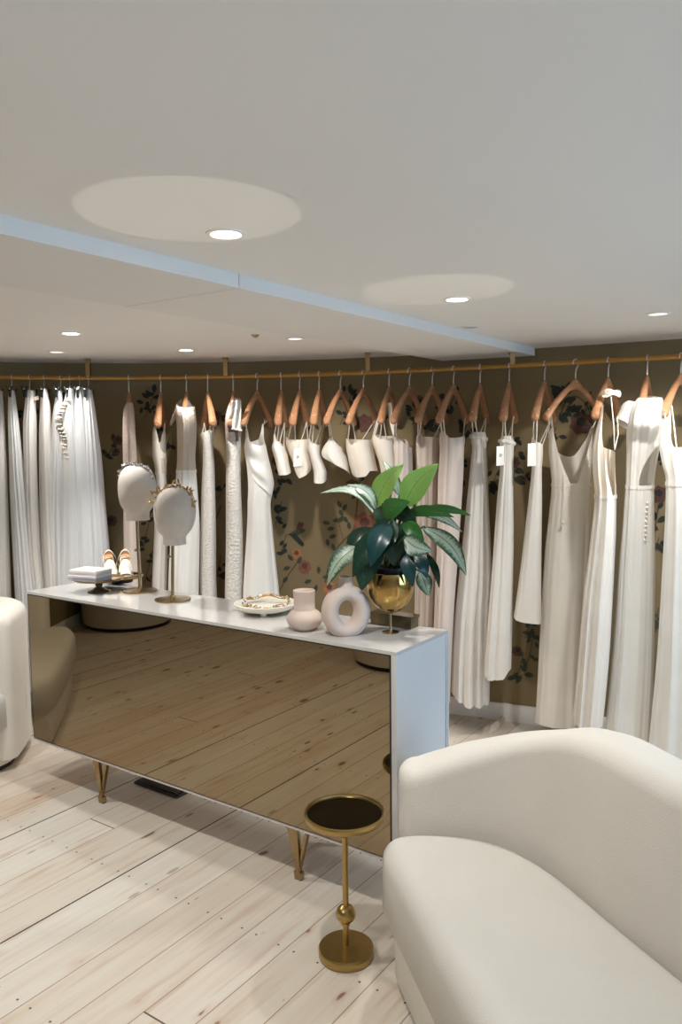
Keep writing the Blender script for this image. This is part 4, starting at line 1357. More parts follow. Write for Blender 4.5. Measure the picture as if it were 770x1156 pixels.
def fold_collar(xl, xr, y, hgt):
    def f(root, Y, pt, zof):
        mb = MB(); rows = []
        for k in range(8):
            a = -PI / 2 + PI * k / 7
            z0 = zof(y)
            ring = []
            for j in range(60):
                p = pt(j / 60, z0); c = Vector((pt(0.25, z0).x, Y, z0))
                ring.append(p + (p - c).normalized() * (0.006 * math.cos(a) * (1 + .4 * math.sin(j * .7)) + 0.001) + Vector((0, 0, hgt * math.sin(a) - 0.010 * (pt(j / 60, z0).x - c.x) / 0.05)))
            rows.append(ring)
        mb.grid(rows, True)
        mb.build('folded_neckline', M['white'], root)
    return f
garment('wedding_dress', 'white gown with folded neckline and knife pleats standing right of the console end', 'wedding dress', DG, 542,
        [(488, 533, 548), (496, 531.5, 549.5), (504, 533, 549.5), (520, 531.5, 550), (560, 527.5, 551.5), (600, 523.5, 553.5), (650, 518, 555), (700, 513, 553), (750, 510, 553), (792, 509, 553)],
        [(488, .09), (600, .10), (797, .12)], (M['white'], M['white']), PS(15, 542), dY=0.04, straps=SL, folds=(10, .22), seed=6, xtra=fold_collar(531, 551, 495, 0.012), bot=[(0.0, 789), (0.25, 790), (0.5, 779), (0.62, 783), (0.75, 791)])
garment('wedding_dress', 'slim white gown with folded neckline and a printed price tag', 'wedding dress', DG, 575,
        [(492, 566, 579), (500, 564, 581), (508, 566, 580), (530, 564.5, 579.5), (560, 561.5, 579.5), (600, 558.5, 580), (650, 555, 579.5), (700, 551, 578.5), (757, 547, 577)],
        0.085, (M['ivory'], M['ivory']), PS(12, 575), dY=-0.06, straps=SL, folds=(6, .18), seed=7, xtra=fold_collar(563, 582, 500, 0.010), tag_px=(560.8, 504, 569.2, 526, True), bot=[(0.0, 753), (0.25, 756), (0.5, 760), (0.65, 764), (0.8, 762), (0.9, 754)])
garment('wedding_dress', 'shorter ivory dress with blank white tag, its hem well above the floor', 'wedding dress', DG, 615,
        [(495, 602, 610), (502, 601, 613), (512, 601, 613), (526, 600.5, 612), (560, 597, 612), (600, 592.5, 611.5), (650, 586.5, 611), (703, 579, 611)],
        [(495, .08), (600, .08), (703, .055)], (M['ivory'], M['ivory']), PS(20, 615), dY=-0.05, straps=SL, folds=(5, .18), seed=8, tag_px=(596, 501, 605, 526.5, False), top=[(0.0, 503), (0.25, 502), (0.5, 498), (0.6, 495), (0.75, 499)], bot=[(0.0, 703), (0.5, 697), (0.75, 701)])
def tassel(root, Y, pt, zof):
    mb = MB(); a = pt(0.70, zof(535)); b = atY(636, 590, a.y - 0.03)
    mb.tube([a + Vector((0, -0.004, 0)), lerp(a, b, 0.5) + Vector((0.004, -0.01, 0)), b], 0.0018, 5); mb.ball(b, 0.008, 8, sz=1.4)
    mb.build('drawstring', M['string'], root)
garment('wedding_dress', 'deep V neck ivory gown with thin straps on the widest turned hanger', 'wedding dress', DG, 650,
        [(481, 621, 669), (492, 619.5, 669), (504, 619, 668.5), (530, 621, 667.5), (546, 622.5, 667), (580, 619.5, 667), (621, 615, 666), (700, 610, 664), (780, 606, 661), (815, 604, 660)],
        [(481, .09), (560, .09), (815, .10)], (M['ivory'], M['ivory']), PS(62, 650), dY=0.07, waist=547, folds=(8, .17), seed=9,
        top=[(0.0, 486), (0.04, 481), (0.15, 500), (0.25, 516), (0.40, 505), (0.52, 490), (0.585, 481), (0.63, 495), (0.70, 525), (0.765, 548), (0.86, 520), (0.95, 492)],
        straps=((0.58, 'L', 0.0), (0.585, 'L', 0.008), (0.50, 'L', 0.0), (0.02, 'R', -0.01)), xtra=tassel)
def halter20(root, Y, pt, zof):
    mb = MB()
    c = atY(690, 444, Y); rows = []
    for k in range(25):
        a = 2 * PI * k / 24
        p = c + Vector((0.043 * math.cos(a), 0.045 * math.sin(a), 0.006 * math.sin(2 * a)))
        rows.append([p + Vector((0, 0, dz * (1 + .2 * math.sin(5 * a)))) + Vector((math.cos(a), math.sin(a), 0)) * (0.003 if dz == 0 else 0) for dz in (0.013, 0, -0.013)])
    mb.grid(rows); mb.build('neck_band', M['lace'], root)
    mb = MB(); mb.tube([atY(690, 448, Y - 0.04), atY(693, 480, Y - 0.06), atY(694, 506, Y - 0.05)], 0.003, 6); mb.tube([atY(697, 470, Y + 0.02), atY(698, 490, Y), atY(694, 508, Y - 0.03)], 0.003, 6)
    mb.build('tie_strap', M['string'], root)
garment('wedding_dress', 'halter ivory gown with open side and a lace band round the hanger neck', 'wedding dress', DG, 687,
        [(456, 680, 690), (470, 677, 690), (482, 673.5, 691), (494, 670.5, 693), (506, 668.5, 694.5), (530, 669, 694.5), (560, 671.5, 696), (600, 667.5, 695.5), (632, 664, 694), (675, 658.5, 691.8), (740, 653, 688), (815, 647, 681)],
        [(456, .05), (510, .09), (815, .10)], (M['ivory_warm'], M['ivory']), PS(26, 687), dY=-0.17, waist=560, folds=(9, .22), seed=10,
        top=[(0.0, 512), (0.25, 505), (0.4, 475), (0.52, 458), (0.64, 457), (0.74, 500), (0.82, 545), (0.88, 562), (0.95, 530)], xtra=halter20)
def tee(root, Y, pt, zof):
    for side in (-1, 1):
        mb = MB(); rows = []
        if side < 0: A, Bq, r0, r1 = (719, 460), (704, 479), 0.092, 0.060
        else: A, Bq, r0, r1 = (741, 464), (746, 480), 0.07, 0.06
        for k in range(8):
            t = k / 7
            c = lerp(atY(A[0], A[1], Y), atY(Bq[0], Bq[1], Y), t)
            d = (atY(Bq[0], Bq[1], Y) - atY(A[0], A[1], Y)).normalized()
            e = Vector((-d.z, 0, d.x)); r = lerp(r0, r1, t) * (0.55 + 0.45 * math.sin(PI * min(1, t * 1.6 + .3) / 1.6))
            rows.append([c + e * (math.cos(2 * PI * j / 28) * r * 0.72) + Vector((0, math.sin(2 * PI * j / 28) * r * 1.15, 0)) for j in range(28)])
        mb.grid(rows, True); mb.build('cap_sleeve', M['white'], root)
    for k in range(9):
        y = lerp(566, 607, k / 8); x = lerp(730.5, 728, k / 8)
        f = min((i / 200 for i in range(110, 199)), key=lambda q: abs(px_of(pt(q, zof(y)))[0] - x))
        mb = MB(); mb.ball(pt(f, zof(y)) + Vector((0, -0.003, 0)), 0.0065, 8); mb.build('button', M['pearl'], root)
garment('wedding_dress', 'white cap sleeved gown with teardrop open back and a column of buttons', 'wedding dress', DG, 731,
        [(446, 724, 745), (451, 718.5, 748.5), (458, 714, 750), (468, 709.5, 751), (482, 707.5, 750.5), (495, 707, 748), (510, 707, 744), (530, 706.5, 740.5), (548, 706, 738.5), (560, 705, 738.5), (600, 702, 739), (632, 699, 739.5), (700, 694.5, 739), (760, 689.5, 737.5), (832, 682.5, 734)],
        [(446, .07), (449, .13), (454, .20), (460, .225), (478, .22), (500, .14), (548, .095), (832, .10)], (M['white'], M['white']), PS(12, 731), dY=-0.055, waist=549, folds=(10, .17), seed=11, n=180,
        top=[(0.0, 449), (0.25, 446), (0.5, 448), (0.75, 451)],
        hole=[(745, 503), (738, 508.5), (732, 516), (727, 525), (723, 536), (721, 544), (722, 548.3), (736, 548.3), (738, 543), (741, 530), (746, 515)], xtra=tee)
garment('wedding_dress', 'white V strap gown at the right edge beside the pale hanger end', 'wedding dress', DG, 769,
        [(472, 750, 792), (488, 747, 794), (504, 744.6, 795), (522, 747, 794), (541, 751.5, 791), (580, 751, 793), (634, 748, 796), (700, 744.5, 800), (752, 741, 804), (850, 732, 810)],
        [(472, .09), (560, .09), (850, .10)], (M['white'], M['white']), PS(34, 769), dY=-0.18, waist=546, folds=(10, .18), seed=12,
        top=[(0.0, 480), (0.25, 505), (0.45, 500), (0.55, 474), (0.6, 472), (0.72, 508), (0.8, 512), (0.92, 476)], straps=((0.57, 'L', 0), (0.66, 'L', 0.02), (0.72, 'L', 0.03), (0.95, 'R', 0)))

# ------------------------------------------------------------------ tulle skirts on clip hangers
SG = 'tulle skirts on clip hangers'
_cp = None
def clip_hanger(px, rz, label):
    global _cp
    rz = PS(rz, px)
    P = rail_hit(px)
    if _cp is None:
        r = empty('clip_hanger', P, label, 'hanger', 'clip hangers holding the tulle skirts', rz)
        mb = MB()
        path = [Vector((0, 0, -0.07)), Vector((0, 0, -0.04)), Vector((0.004, 0, -0.03))]
        for k in range(10):
            a = math.radians(-20 + 24 * k); path.append(Vector((0.019 * math.cos(a), 0, -0.004 + 0.019 * math.sin(a))))
        mb.tube(path, 0.0025, 8); mb.build('hook', M['steel'], r, local=True)
        mb = MB(); mb.tube([Vector((-0.15, 0, -0.072)), Vector((0.15, 0, -0.072))], 0.004, 8); mb.build('crossbar', M['steel'], r, local=True)
        for s in (-1, 1):
            mb = MB()
            for e in (-1, 1):
                rows = []
                for k in range(6):
                    t = k / 5; z = -0.055 - 0.062 * t; o = e * (0.016 - 0.030 * t + 0.018 * t * t)
                    rows.append([Vector((s * 0.12 + a * 0.022 * (1 - .25 * abs(t - .5)), o + b_ * 0.0022, z)) for a, b_ in ((-1, -1), (1, -1), (1, 1), (-1, 1))])
                mb.grid(rows, True, 0, False); mb.cap(rows[0], flip=True); mb.cap(rows[-1])
            mb.tube([Vector((s * 0.12 - 0.018, 0, -0.08)), Vector((s * 0.12 + 0.018, 0, -0.08))], 0.005, 8)
            mb.build('clip', M['clip'], r, local=True)
        _cp = r
    else:
        r = _cp.copy(); COL.objects.link(r); r.location = P; r.rotation_euler = (0, 0, rz); r['label'] = label
        for ch in list(_cp.children):
            d = ch.copy(); COL.objects.link(d); d.parent = r
    return P
def ruffle(root, Y, pt, zof):
    mb = MB()
    ps = catmull([atY(x, y, Y - 0.12) for x, y in ((76, 452), (69, 464), (66, 474), (70, 488), (73, 500), (74, 515), (76, 535), (78, 555))], 8)
    rows = [[p + Vector((s * 0.016 + 0.008 * math.sin(i * 1.9), -0.008 * math.cos(i * 2.3) * (s + 1), 0.004 * math.sin(i * 1.3))) for s in (-1, 0, 1)] for i, p in enumerate(ps)]
    mb.grid(rows); mb.build('lace_ruffle', M['lace'], root)
def ribbon(root, Y, pt, zof):
    mb = MB(); ps = catmull([atY(x, y, Y - 0.09) for x, y in ((32, 450), (36, 451), (40, 450), (44, 449))], 5)
    mb.grid([[p + Vector((0, -.003, s * 0.011)) for s in (-1, 1)] for p in ps]); mb.build('waist_ribbon', M['lace_pink'], root)
def skirt(px, rows, label, hl, rz=1.3, mt='tulle', b=0.15, folds=(16, .10), seed=0, dY=0, xtra=None):
    clip_hanger(px, rz, hl)
    garment('tulle_skirt', label, 'tulle skirt', SG, px, rows, [(rows[0][0], b * 0.8), (rows[-1][0], b * 1.15)], (M[mt], M[mt]), folds=folds, seed=seed, dY=dY, xtra=xtra, nohang=True, n=144)
skirt(-3, [(442, -10, 3), (480, -11, 5.5), (520, -12, 7.5), (560, -13, 9), (620, -14, 11), (680, -15, 13), (772, -16, 16)], 'ivory tulle skirt cut off by the left edge of the photo', 'clip hanger of the skirt cut off by the left edge', 10, 'tulle_warm', seed=1)
skirt(13, [(442, 9.5, 16.5), (470, 8.8, 20.5), (500, 9.5, 24), (540, 10.5, 28), (580, 12, 33), (620, 14, 37.5), (680, 17, 44), (772, 20, 52)], 'slim white tulle skirt second from the left edge, beside the orange wallpaper bird', 'clip hanger of the slim skirt beside the orange bird', 8, seed=2)
skirt(33, [(442, 29.5, 40), (460, 27.5, 41), (480, 26, 41.5), (520, 26.5, 42), (570, 27.5, 44), (620, 30, 47), (660, 34, 51), (772, 38, 60)], 'pale pink white tulle skirt with a ribbon knotted at its waist', 'clip hanger with spread clips above the ribboned skirt', 18, 'tulle_warm', seed=3, xtra=ribbon)
skirt(49.5, [(440, 46.5, 53), (460, 45, 57), (490, 44, 58), (540, 44, 62), (600, 45, 66), (660, 48, 70), (772, 50, 78)], 'ivory tulle skirt in the middle of the group right of the ribboned skirt', 'clip hanger holding the middle ivory skirt', 9, 'tulle_warm', seed=4)
skirt(68, [(443, 63.5, 70), (470, 59, 73), (500, 56.5, 74.5), (540, 53, 77), (600, 49, 82), (660, 48.5, 88), (772, 46, 94)], 'full white tulle skirt just left of the ruffled one', 'clip hanger left of the ruffled skirt', 14, seed=5)
skirt(78.5, [(440, 75, 83), (470, 69, 87), (510, 67, 92), (560, 64, 97), (620, 62, 102), (660, 60, 105), (772, 57, 112)], 'full white tulle skirt with a lace ruffle along its edge', 'clip hanger holding the ruffled skirt', 9, seed=6, xtra=ruffle, dY=-0.02)
skirt(89.5, [(438, 86, 93), (470, 82, 99), (510, 80, 104), (560, 79, 110), (620, 78, 115), (660, 77, 118), (772, 76, 126)], 'white tulle skirt between the ruffled skirt and the end skirt', 'clip hanger second from the end of the skirts', 8, seed=7, dY=-0.01)
skirt(99.6, [(441, 94, 103.5), (456, 92, 106.5), (480, 91, 110), (517, 90, 115), (577, 90, 120), (614, 90, 123.5), (660, 89, 127), (772, 87, 136)], 'white tulle skirt at the right end of the skirts, nearest the lace dresses', 'clip hanger at the right end of the skirts', 12, seed=8)

# ------------------------------------------------------------------ things on the console
TOP = CZT
def on(px, py): return atz(px, py, TOP)
def rad(px_w, P): return px_w * P.y / F_PX / 2
# head forms
def head_form(base, pole_top_px, head, neck, label, lean=0.0, knob_px=None, seed=0):
    r = empty('head_form_stand', base, label, 'head form')
    Y = base.y
    mb = MB(); mb.lathe([(0.0775, 0.0), (0.0785, 0.003), (0.078, 0.007), (0.05, 0.009), (0.012, 0.013), (0.009, 0.022)], base, 48); mb.build('base_disc', M['brass_dark'], r)
    tp = atY(pole_top_px[0], pole_top_px[1], Y)
    mb = MB(); mb.tube([base + Vector((0, 0, 0.01)), Vector((tp.x, Y, tp.z))], 0.0068, 14); mb.build('pole', M['brass_dark'], r)
    k = atY(knob_px[0], knob_px[1], Y - 0.004)
    mb = MB(); mb.tube([k + Vector((0.018, 0, 0)), k], 0.003, 8); mb.ball(k, 0.007, 10); mb.build('clamp_knob', M['brass_dark'], r)
    x0, y0, x1, y1 = head
    c = atY((x0 + x1) / 2, (y0 + y1) / 2, Y)
    a = (x1 - x0) / 2 * Y / F_PX; hz = (y1 - y0) / 2 * Y / F_PX
    n0, n1, ny0, ny1 = neck
    nl, nr = atY(n0, ny1, Y), atY(n1, ny1, Y)
    mb = MB(); rows = []
    zb = nl.z
    N = 34
    for i in range(N + 1):
        t = i / N
        z = lerp(zb, c.z + hz, t)
        q = (z - c.z) / hz
        # egg: widest above the middle, tapering to the neck block
        w = a * max(0.0, 1 - min(1, abs(q)) ** 2.5) ** (1 / 2.15) if q > -1 else 0.0
        w *= (1 + 0.03 * q)
        nh = (nr.x - nl.x) / 2
        zn = atY(n0, ny0, Y).z
        if z < zn + 0.02:
            w = max(w, nh * (1 - 0.06 * (z - zb) / max(1e-4, zn - zb)))
        cx = lerp((nl.x + nr.x) / 2, c.x, min(1, max(0, (z - zb) / max(1e-4, (c.z - zb)))))
        dd = w * 1.12
        rows.append([Vector((cx + w * math.cos(2 * PI * j / 40), Y + dd * math.sin(2 * PI * j / 40), z)) for j in range(40)])
    # soften the jaw
    for _ in range(1):
        rows = [rows[0]] + [[(rows[i - 1][j] + rows[i][j] * 2 + rows[i + 1][j]) / 4 for j in range(40)] for i in range(1, N)] + [rows[-1]]
    mb.grid(rows, True); mb.cap(rows[0], flip=True); mb.cap(rows[-1])
    hd = mb.build('head_form', M['canvas'], r)
    # sewn seam round the face, as on a canvas block
    mb = MB()
    seamp = []
    for k in range(61):
        th = 2 * PI * k / 60
        seamp.append(Vector((c.x + 0.004 + a * 0.86 * math.cos(th), Y - math.sqrt(max(0, 1 - 0.86**2)) * a * 1.12 * 1.0 - 0.0, c.z + hz * 0.86 * math.sin(th))))
    return r, c, a, hz, Y
h1, c1, a1, z1, Y1 = head_form(on(158, 667.5), (154.5, 586), (134, 523.5, 176, 583), (142.5, 169, 579, 587), 'rear canvas head form on brass pole wearing the silver headband', knob_px=(153, 621))
h2, c2, a2, z2, Y2 = head_form(on(195, 677.5), (195, 613), (174, 546, 221, 609), (184, 210, 606, 614.5), 'front canvas head form on brass pole wearing the gold leaf headband', knob_px=(191, 628.5))
def headband(name, label, c, a, hz, Y, px_pts, beads, mt, seed, leafy):
    r = empty(name, Vector((c.x, Y, c.z + hz * 0.7)), label, 'headband')
    rn = random.Random(seed)
    ps = []
    for x, y in px_pts:
        p = atY(x, y, Y)
        dx = (p.x - c.x) / (a * 1.06); dz = (p.z - c.z) / (hz * 1.04)
        q = min(1.0, dx * dx + dz * dz)
        yy = Y - a * 1.14 * math.sqrt(1 - q) * 0.9
        ps.append(Vector((p.x, yy - 0.004, p.z)))
    ps = catmull(ps, 8)
    mb = MB(); mb.tube(ps, 0.0022, 6)
    # hidden half of the band round the back of the head
    e0, e1 = ps[0], ps[-1]
    bk = [Vector((lerp(e0.x, e1.x, t) , Y + a * 1.1 * math.sin(PI * t) * 0.25 + lerp(e0.y, e1.y, t) - Y + 0.01, lerp(e0.z, e1.z, t) + hz * 0.9 * math.sin(PI * t) * 0.35)) for t in [k / 12 for k in range(13)]]
    mb.build('wire_band', mt, r)
    mb = MB()
    for i in range(beads):
        p = ps[int((i + rn.random()) / beads * (len(ps) - 1))]
        o = Vector((rn.uniform(-.008, .008), -0.004 - rn.random() * .006, rn.uniform(-.006, .012)))
        if leafy:
            M3 = Matrix.Rotation(rn.uniform(0, 6.28), 3, 'Y') @ Matrix.Rotation(rn.uniform(-.6, .6), 3, 'X')
            L6 = [(0, 0, 0), (0.008, -0.002, 0.004), (0.017, 0, 0.0045), (0.026, -0.003, 0), (0.017, 0, -0.0045), (0.008, -0.002, -0.004)]
            ring = [p + o + M3 @ Vector(v) for v in L6]
            nn = Vector((0, 0.0008, 0))
            mb.grid([[q - nn for q in ring], [q + nn for q in ring]], True); mb.cap([q - nn for q in ring]); mb.cap([q + nn for q in ring], flip=True)
        else:
            mb.ball(p + o, rn.uniform(0.0035, 0.0065), 6)
    if leafy:
        for i in range(14):
            p = ps[rn.randrange(len(ps))]; mb.ball(p + Vector((rn.uniform(-.006, .006), -0.008, rn.uniform(-.004, .008))), 0.0045, 6, 1)
    mb.build('leaf_ornaments' if leafy else 'bead_ornaments', [mt, M['pearl']], r)
headband('hair_vine', 'silver beaded headband round the top of the rear head form', c1, a1, z1, Y1, [(134, 537), (137.5, 530), (144, 525.5), (153, 524), (163, 526), (170, 532), (174.5, 541)], 46, M['silver'], 1, False)
headband('hair_vine', 'gold leaf headband round the top of the front head form', c2, a2, z2, Y2, [(176, 568), (178.5, 560), (184, 553), (192, 548.5), (202, 547.5), (211, 552), (217, 560), (220.5, 572)], 44, M['blush'], 2, True)

# cake stand with a boxed stack
cs = on(112, 667.5)
st = empty('cake_stand', cs, 'gold rimmed cake stand on short glass foot at the far left of the console', 'cake stand')
PZ = TOP + 0.052
mb = MB(); mb.lathe([(0.052, 0.0), (0.054, 0.004), (0.03, 0.012), (0.014, 0.022), (0.018, 0.032), (0.012, 0.042), (0.02, 0.052)], cs, 36); mb.build('foot', M['glassfoot'], st)
mb = MB(); mb.lathe([(0.02, 0.052), (0.10, 0.053), (0.112, 0.056), (0.118, 0.062), (0.116, 0.064), (0.11, 0.060), (0.02, 0.0575), (0.0004, 0.0575)], cs, 56); mb.build('plate', M['gold'], st)
PT = TOP + 0.0585
bx = cs + Vector((-0.035, -0.015, 0)); ang = math.radians(-24)
def rbox(name, label, c, w, d, z0, z1, ang, mt, lid=None):
    r = empty(name, Vector((c.x, c.y, z0)), label, 'gift box', 'flat gift boxes on the cake stand')
    Mx = Matrix.Translation(Vector((c.x, c.y, 0))) @ Matrix.Rotation(ang, 4, 'Z')
    zl = lerp(z0, z1, 0.45)
    mb = MB(); mb.box((-w / 2 + .002, -d / 2 + .002, z0), (w / 2 - .002, d / 2 - .002, zl), 0, Mx); mb.build('tray', M['paper_lilac'], r)
    mb = MB(); mb.box((-w / 2, -d / 2, zl - 0.002), (w / 2, d / 2, z1), 0, Mx, 0.0012); mb.build('lid', mt, r)
rbox('gift_box', 'pale lilac flat box at the bottom of the pair on the cake stand', bx, 0.165, 0.115, PT, PT + 0.026, ang, M['paper_lilac'])
rbox('gift_box', 'white lidded flat box on top of the lilac one', bx + Vector((0.003, 0.002, 0)), 0.158, 0.110, PT + 0.026, PT + 0.050, ang, M['paper'])
# low mirror tray with sandals
tp = on(131, 661.5)
ty = tp + Vector((0.0, 0.11, 0))
tr = empty('display_plate', ty, 'low round plate with dark underside and gold rim beneath the sandals', 'display plate')
mb = MB(); mb.lathe([(0.05, 0.0), (0.055, 0.018), (0.095, 0.022), (0.098, 0.027)], ty, 48); mb.build('underside', M['dark'], tr)
mb = MB(); mb.lathe([(0.094, 0.0265), (0.102, 0.027), (0.105, 0.032), (0.102, 0.036), (0.098, 0.033), (0.0004, 0.032)], ty, 48); mb.build('gold_dish', M['gold'], tr)
def sandal(loc, rz, label, mir=1):
    r = empty('heeled_sandal', loc, label, 'sandal', None, rz)
    mb = MB(); rows = []; rows2 = []
    def sole(t):   # t 0 toe .. 1 heel ; local -y is the toe
        y = -0.105 + 0.20 * t * (1 - 0.12 * t)
        z = 0.006 + 0.085 * (0 if t < 0.3 else ((t - 0.3) / 0.7) ** 1.5 * (1.15 - 0.15 * (t - 0.3) / 0.7))
        w = 0.036 * interp([(0, 0.35), (0.06, 0.65), (0.2, 1.0), (0.4, 0.9), (0.6, 0.62), (0.85, 0.72), (0.96, 0.6), (1, 0.3)], t)
        return y, z, w
    for k in range(25):
        y, z, w = sole(k / 24)
        rows.append([Vector((s * w, y, z + h)) for s, h in ((-1, 0.0), (1, 0.0), (1, 0.006), (-1, 0.006))])
        rows2.append([Vector((s * w * 0.92, y, z + 0.0065)) for s in (-1, -.3, .3, 1)])
    mb.grid(rows, True); mb.cap(rows[0]); mb.cap(rows[-1]); mb.build('sole', M['leather_white'], r, local=True)
    mb = MB(); mb.grid(rows2); mb.build('insole', M['tan'], r, local=True)
    mb = MB(); y, z, w = sole(0.95)
    mb.tube([Vector((0, y - 0.004, z)), Vector((0, y + 0.004, z * 0.5)), Vector((0, y + 0.006, 0))], [0.016, 0.009, 0.006], 12); mb.build('heel', M['leather_white'], r, local=True)
    for t, h, wd in ((0.10, 0.036, 0.022), (0.30, 0.050, 0.020)):
        mb = MB()
        y, z, w = sole(t); rr_ = []
        for k in range(13):
            a = PI * k / 12
            p = Vector((w * 1.02 * math.cos(a), y + 0.01 * math.sin(a) * (1 if t < .3 else 2), z + 0.004 + h * math.sin(a)))
            rr_.append([p + Vector((0, s * wd, s * wd * 1.1 * math.sin(a))) for s in (-1, -.3, .3, 1)])
        mb.grid(rr_)
        mb.build('toe_strap', M['leather_white'], r, local=True)
    mb = MB(); y, z, w = sole(0.55); path = []
    q = [Vector((-w * 1.05, y, z + 0.004)), Vector((-0.036, y + 0.012, z + 0.042)), Vector((-0.018, y + 0.034, z + 0.084)), Vector((0, y + 0.042, z + 0.094)), Vector((0.018, y + 0.034, z + 0.084)), Vector((0.036, y + 0.012, z + 0.042)), Vector((w * 1.05, y, z + 0.004))]
    q = catmull(q, 6)
    mb.grid([[p + Vector((0, o, o * 0.4)) for o in (-0.0055, 0.0055)] for p in q])
    mb.grid([[p * 1.0 + Vector((0, o, o * 0.4 + 0.0015)) for o in (-0.0055, 0.0055)] for p in q])
    y, z, w = sole(0.9)
    mb.build('ankle_strap', M['leather_white'], r, local=True)
    mb = MB(); rr_ = []
    for k in range(11):
        a = PI * k / 10
        p = Vector((w * 1.0 * math.cos(a), y + 0.004 + 0.018 * math.sin(a), z + 0.006))
        rr_.append([p, p + Vector((0, 0.002, 0.012 + 0.026 * math.sin(a)))])
    mb.grid(rr_); mb.build('heel_counter', M['tan'], r, local=True)
    return r
sz_ = TOP + 0.0345
sandal(Vector((ty.x - 0.060, ty.y - 0.0, sz_)), math.radians(22), 'left white strappy heeled sandal behind the gift boxes')
sandal(Vector((ty.x + 0.016, ty.y + 0.01, sz_)), math.radians(16), 'right white strappy heeled sandal nearest the rear head form')

# white footed dish with a beaded wreath
dc = on(300, 691.5)
ds = empty('footed_dish', dc, 'shallow off-white footed dish in the middle of the console', 'dish')
mb = MB(); mb.lathe([(0.085, 0.012), (0.105, 0.018), (0.124, 0.033), (0.127, 0.041), (0.124, 0.043), (0.108, 0.031), (0.08, 0.026), (0.0004, 0.025)], dc, 64); mb.build('bowl', M['ceramic_white'], ds)
for k in range(3):
    a = 2 * PI * k / 3 + 0.5
    mb = MB(); mb.lathe([(0.012, 0.0), (0.016, 0.014)], dc + Vector((0.075 * math.cos(a), 0.075 * math.sin(a), 0)), 16); mb.build('foot', M['ceramic_white'], ds)
wr = empty('beaded_tiara', dc + Vector((0, 0, 0.03)), 'gold and pearl beaded hair wreath lying in the white dish', 'tiara')
rn = random.Random(5); ring = []
for k in range(64):
    a = 2 * PI * k / 64
    ring.append(dc + Vector((0.004 + 0.088 * math.cos(a), 0.075 * math.sin(a), 0.041 + 0.010 * math.sin(a) + 0.004 * math.sin(5 * a))))
ring.append(ring[0])
mb = MB(); mb.tube(ring, 0.0024, 6); mb.tube([p + Vector((0.003, 0.006, 0.006)) for p in ring], 0.0018, 6); mb.build('wire_ring', M['blush'], wr)
mb = MB()
for k_, cnt, sz0 in ((0, 46, 0.0048), (1, 40, 0.005), (2, 22, 0.004)):
    for i in range(cnt):
        p = ring[rn.randrange(64)] + Vector((rn.uniform(-.008, .008), rn.uniform(-.008, .008), rn.uniform(-.001, .010)))
        mb.ball(p, sz0 * rn.uniform(.7, 1.2), 6, k_, sz=1 if k_ != 1 else 0.5)
tag(mb.build('beading', [M['pearl'], M['blush'], M['brass_dark']], wr), kind='stuff')

# vases
vc = on(344, 710.5)
va_ = empty('bulb_vase', vc, 'small matt pink vase with wide neck left of the ring vase', 'vase')
prof = [(0.034, 0.0), (0.038, 0.004), (0.041, 0.008), (0.058, 0.020), (0.066, 0.040), (0.064, 0.055), (0.054, 0.072), (0.043, 0.080), (0.039, 0.086), (0.0385, 0.12), (0.0405, 0.159), (0.0385, 0.161), (0.036, 0.158), (0.034, 0.10), (0.05, 0.06), (0.04, 0.02), (0.0004, 0.015)]
ys = sorted({})
s_ = (atY(344, 666, vc.y).z - TOP) / 0.161
mb = MB(); mb.lathe([(r, z * s_) for r, z in prof], vc, 56); mb.build('vase_body', M['ceramic_pink'], va_)
oc = on(391, 716)
do = empty('ring_vase', oc, 'doughnut shaped matt pink vase with short neck in front of the planter', 'vase')
Yd = oc.y
cen = atY(390.5, 690, Yd); R0x = 28.5 * Yd / F_PX; R0z = 31 * Yd / F_PX
r_in_x, r_in_z = 9.0 * Yd / F_PX, 13.0 * Yd / F_PX
mb = MB(); rows = []
rotz = Matrix.Rotation(math.radians(14), 3, 'Z')
for k in range(56):
    a = 2 * PI * k / 56
    mx = (R0x + r_in_x) / 2; mz = (R0z + r_in_z) / 2; tx = (R0x - r_in_x) / 2; tz_ = (R0z - r_in_z) / 2
    ring = []
    for j in range(28):
        b_ = 2 * PI * j / 28
        p = Vector(((mx + tx * math.cos(b_)) * math.cos(a), 0.041 * math.sin(b_), (mz + tz_ * math.cos(b_)) * math.sin(a)))
        ring.append(cen + rotz @ p)
    rows.append(ring)
rows.append(rows[0])
mb.grid(rows, True); mb.build('ring_body', M['ceramic_pink'], do)
zt_ = atY(391, 650.5, Yd).z
mb = MB(); mb.lathe([(0.036, cen.z + R0z * 0.80 - TOP), (0.027, cen.z + R0z * 1.0 - TOP), (0.0215, zt_ - TOP - 0.012), (0.0235, zt_ - TOP - 0.001), (0.021, zt_ - TOP), (0.018, zt_ - TOP - 0.006), (0.017, zt_ - TOP - 0.05)], Vector((cen.x, cen.y, TOP)), 36); mb.build('neck', M['ceramic_pink'], do)
mb = MB(); mb.lathe([(0.030, 0.0), (0.034, 0.003), (0.034, 0.012)], Vector((cen.x, cen.y, TOP)), 32); mb.build('foot', M['ceramic_pink'], do)
# low bronze block behind the planter
bb_ = empty('bronze_box', uvp(0.205, 0.33, TOP), 'low glossy bronze box on the console behind the planter stem', 'box')
mb = MB(); obox(mb, 0.118, 0.292, 0.30, 0.355, TOP + 0.001, TOP + 0.036); mb.build('box_body', M['bronze_gloss'], bb_)
mb = MB(); obox(mb, 0.115, 0.295, 0.297, 0.358, TOP + 0.036, TOP + 0.046); mb.build('lid', M['bronze_gloss'], bb_)

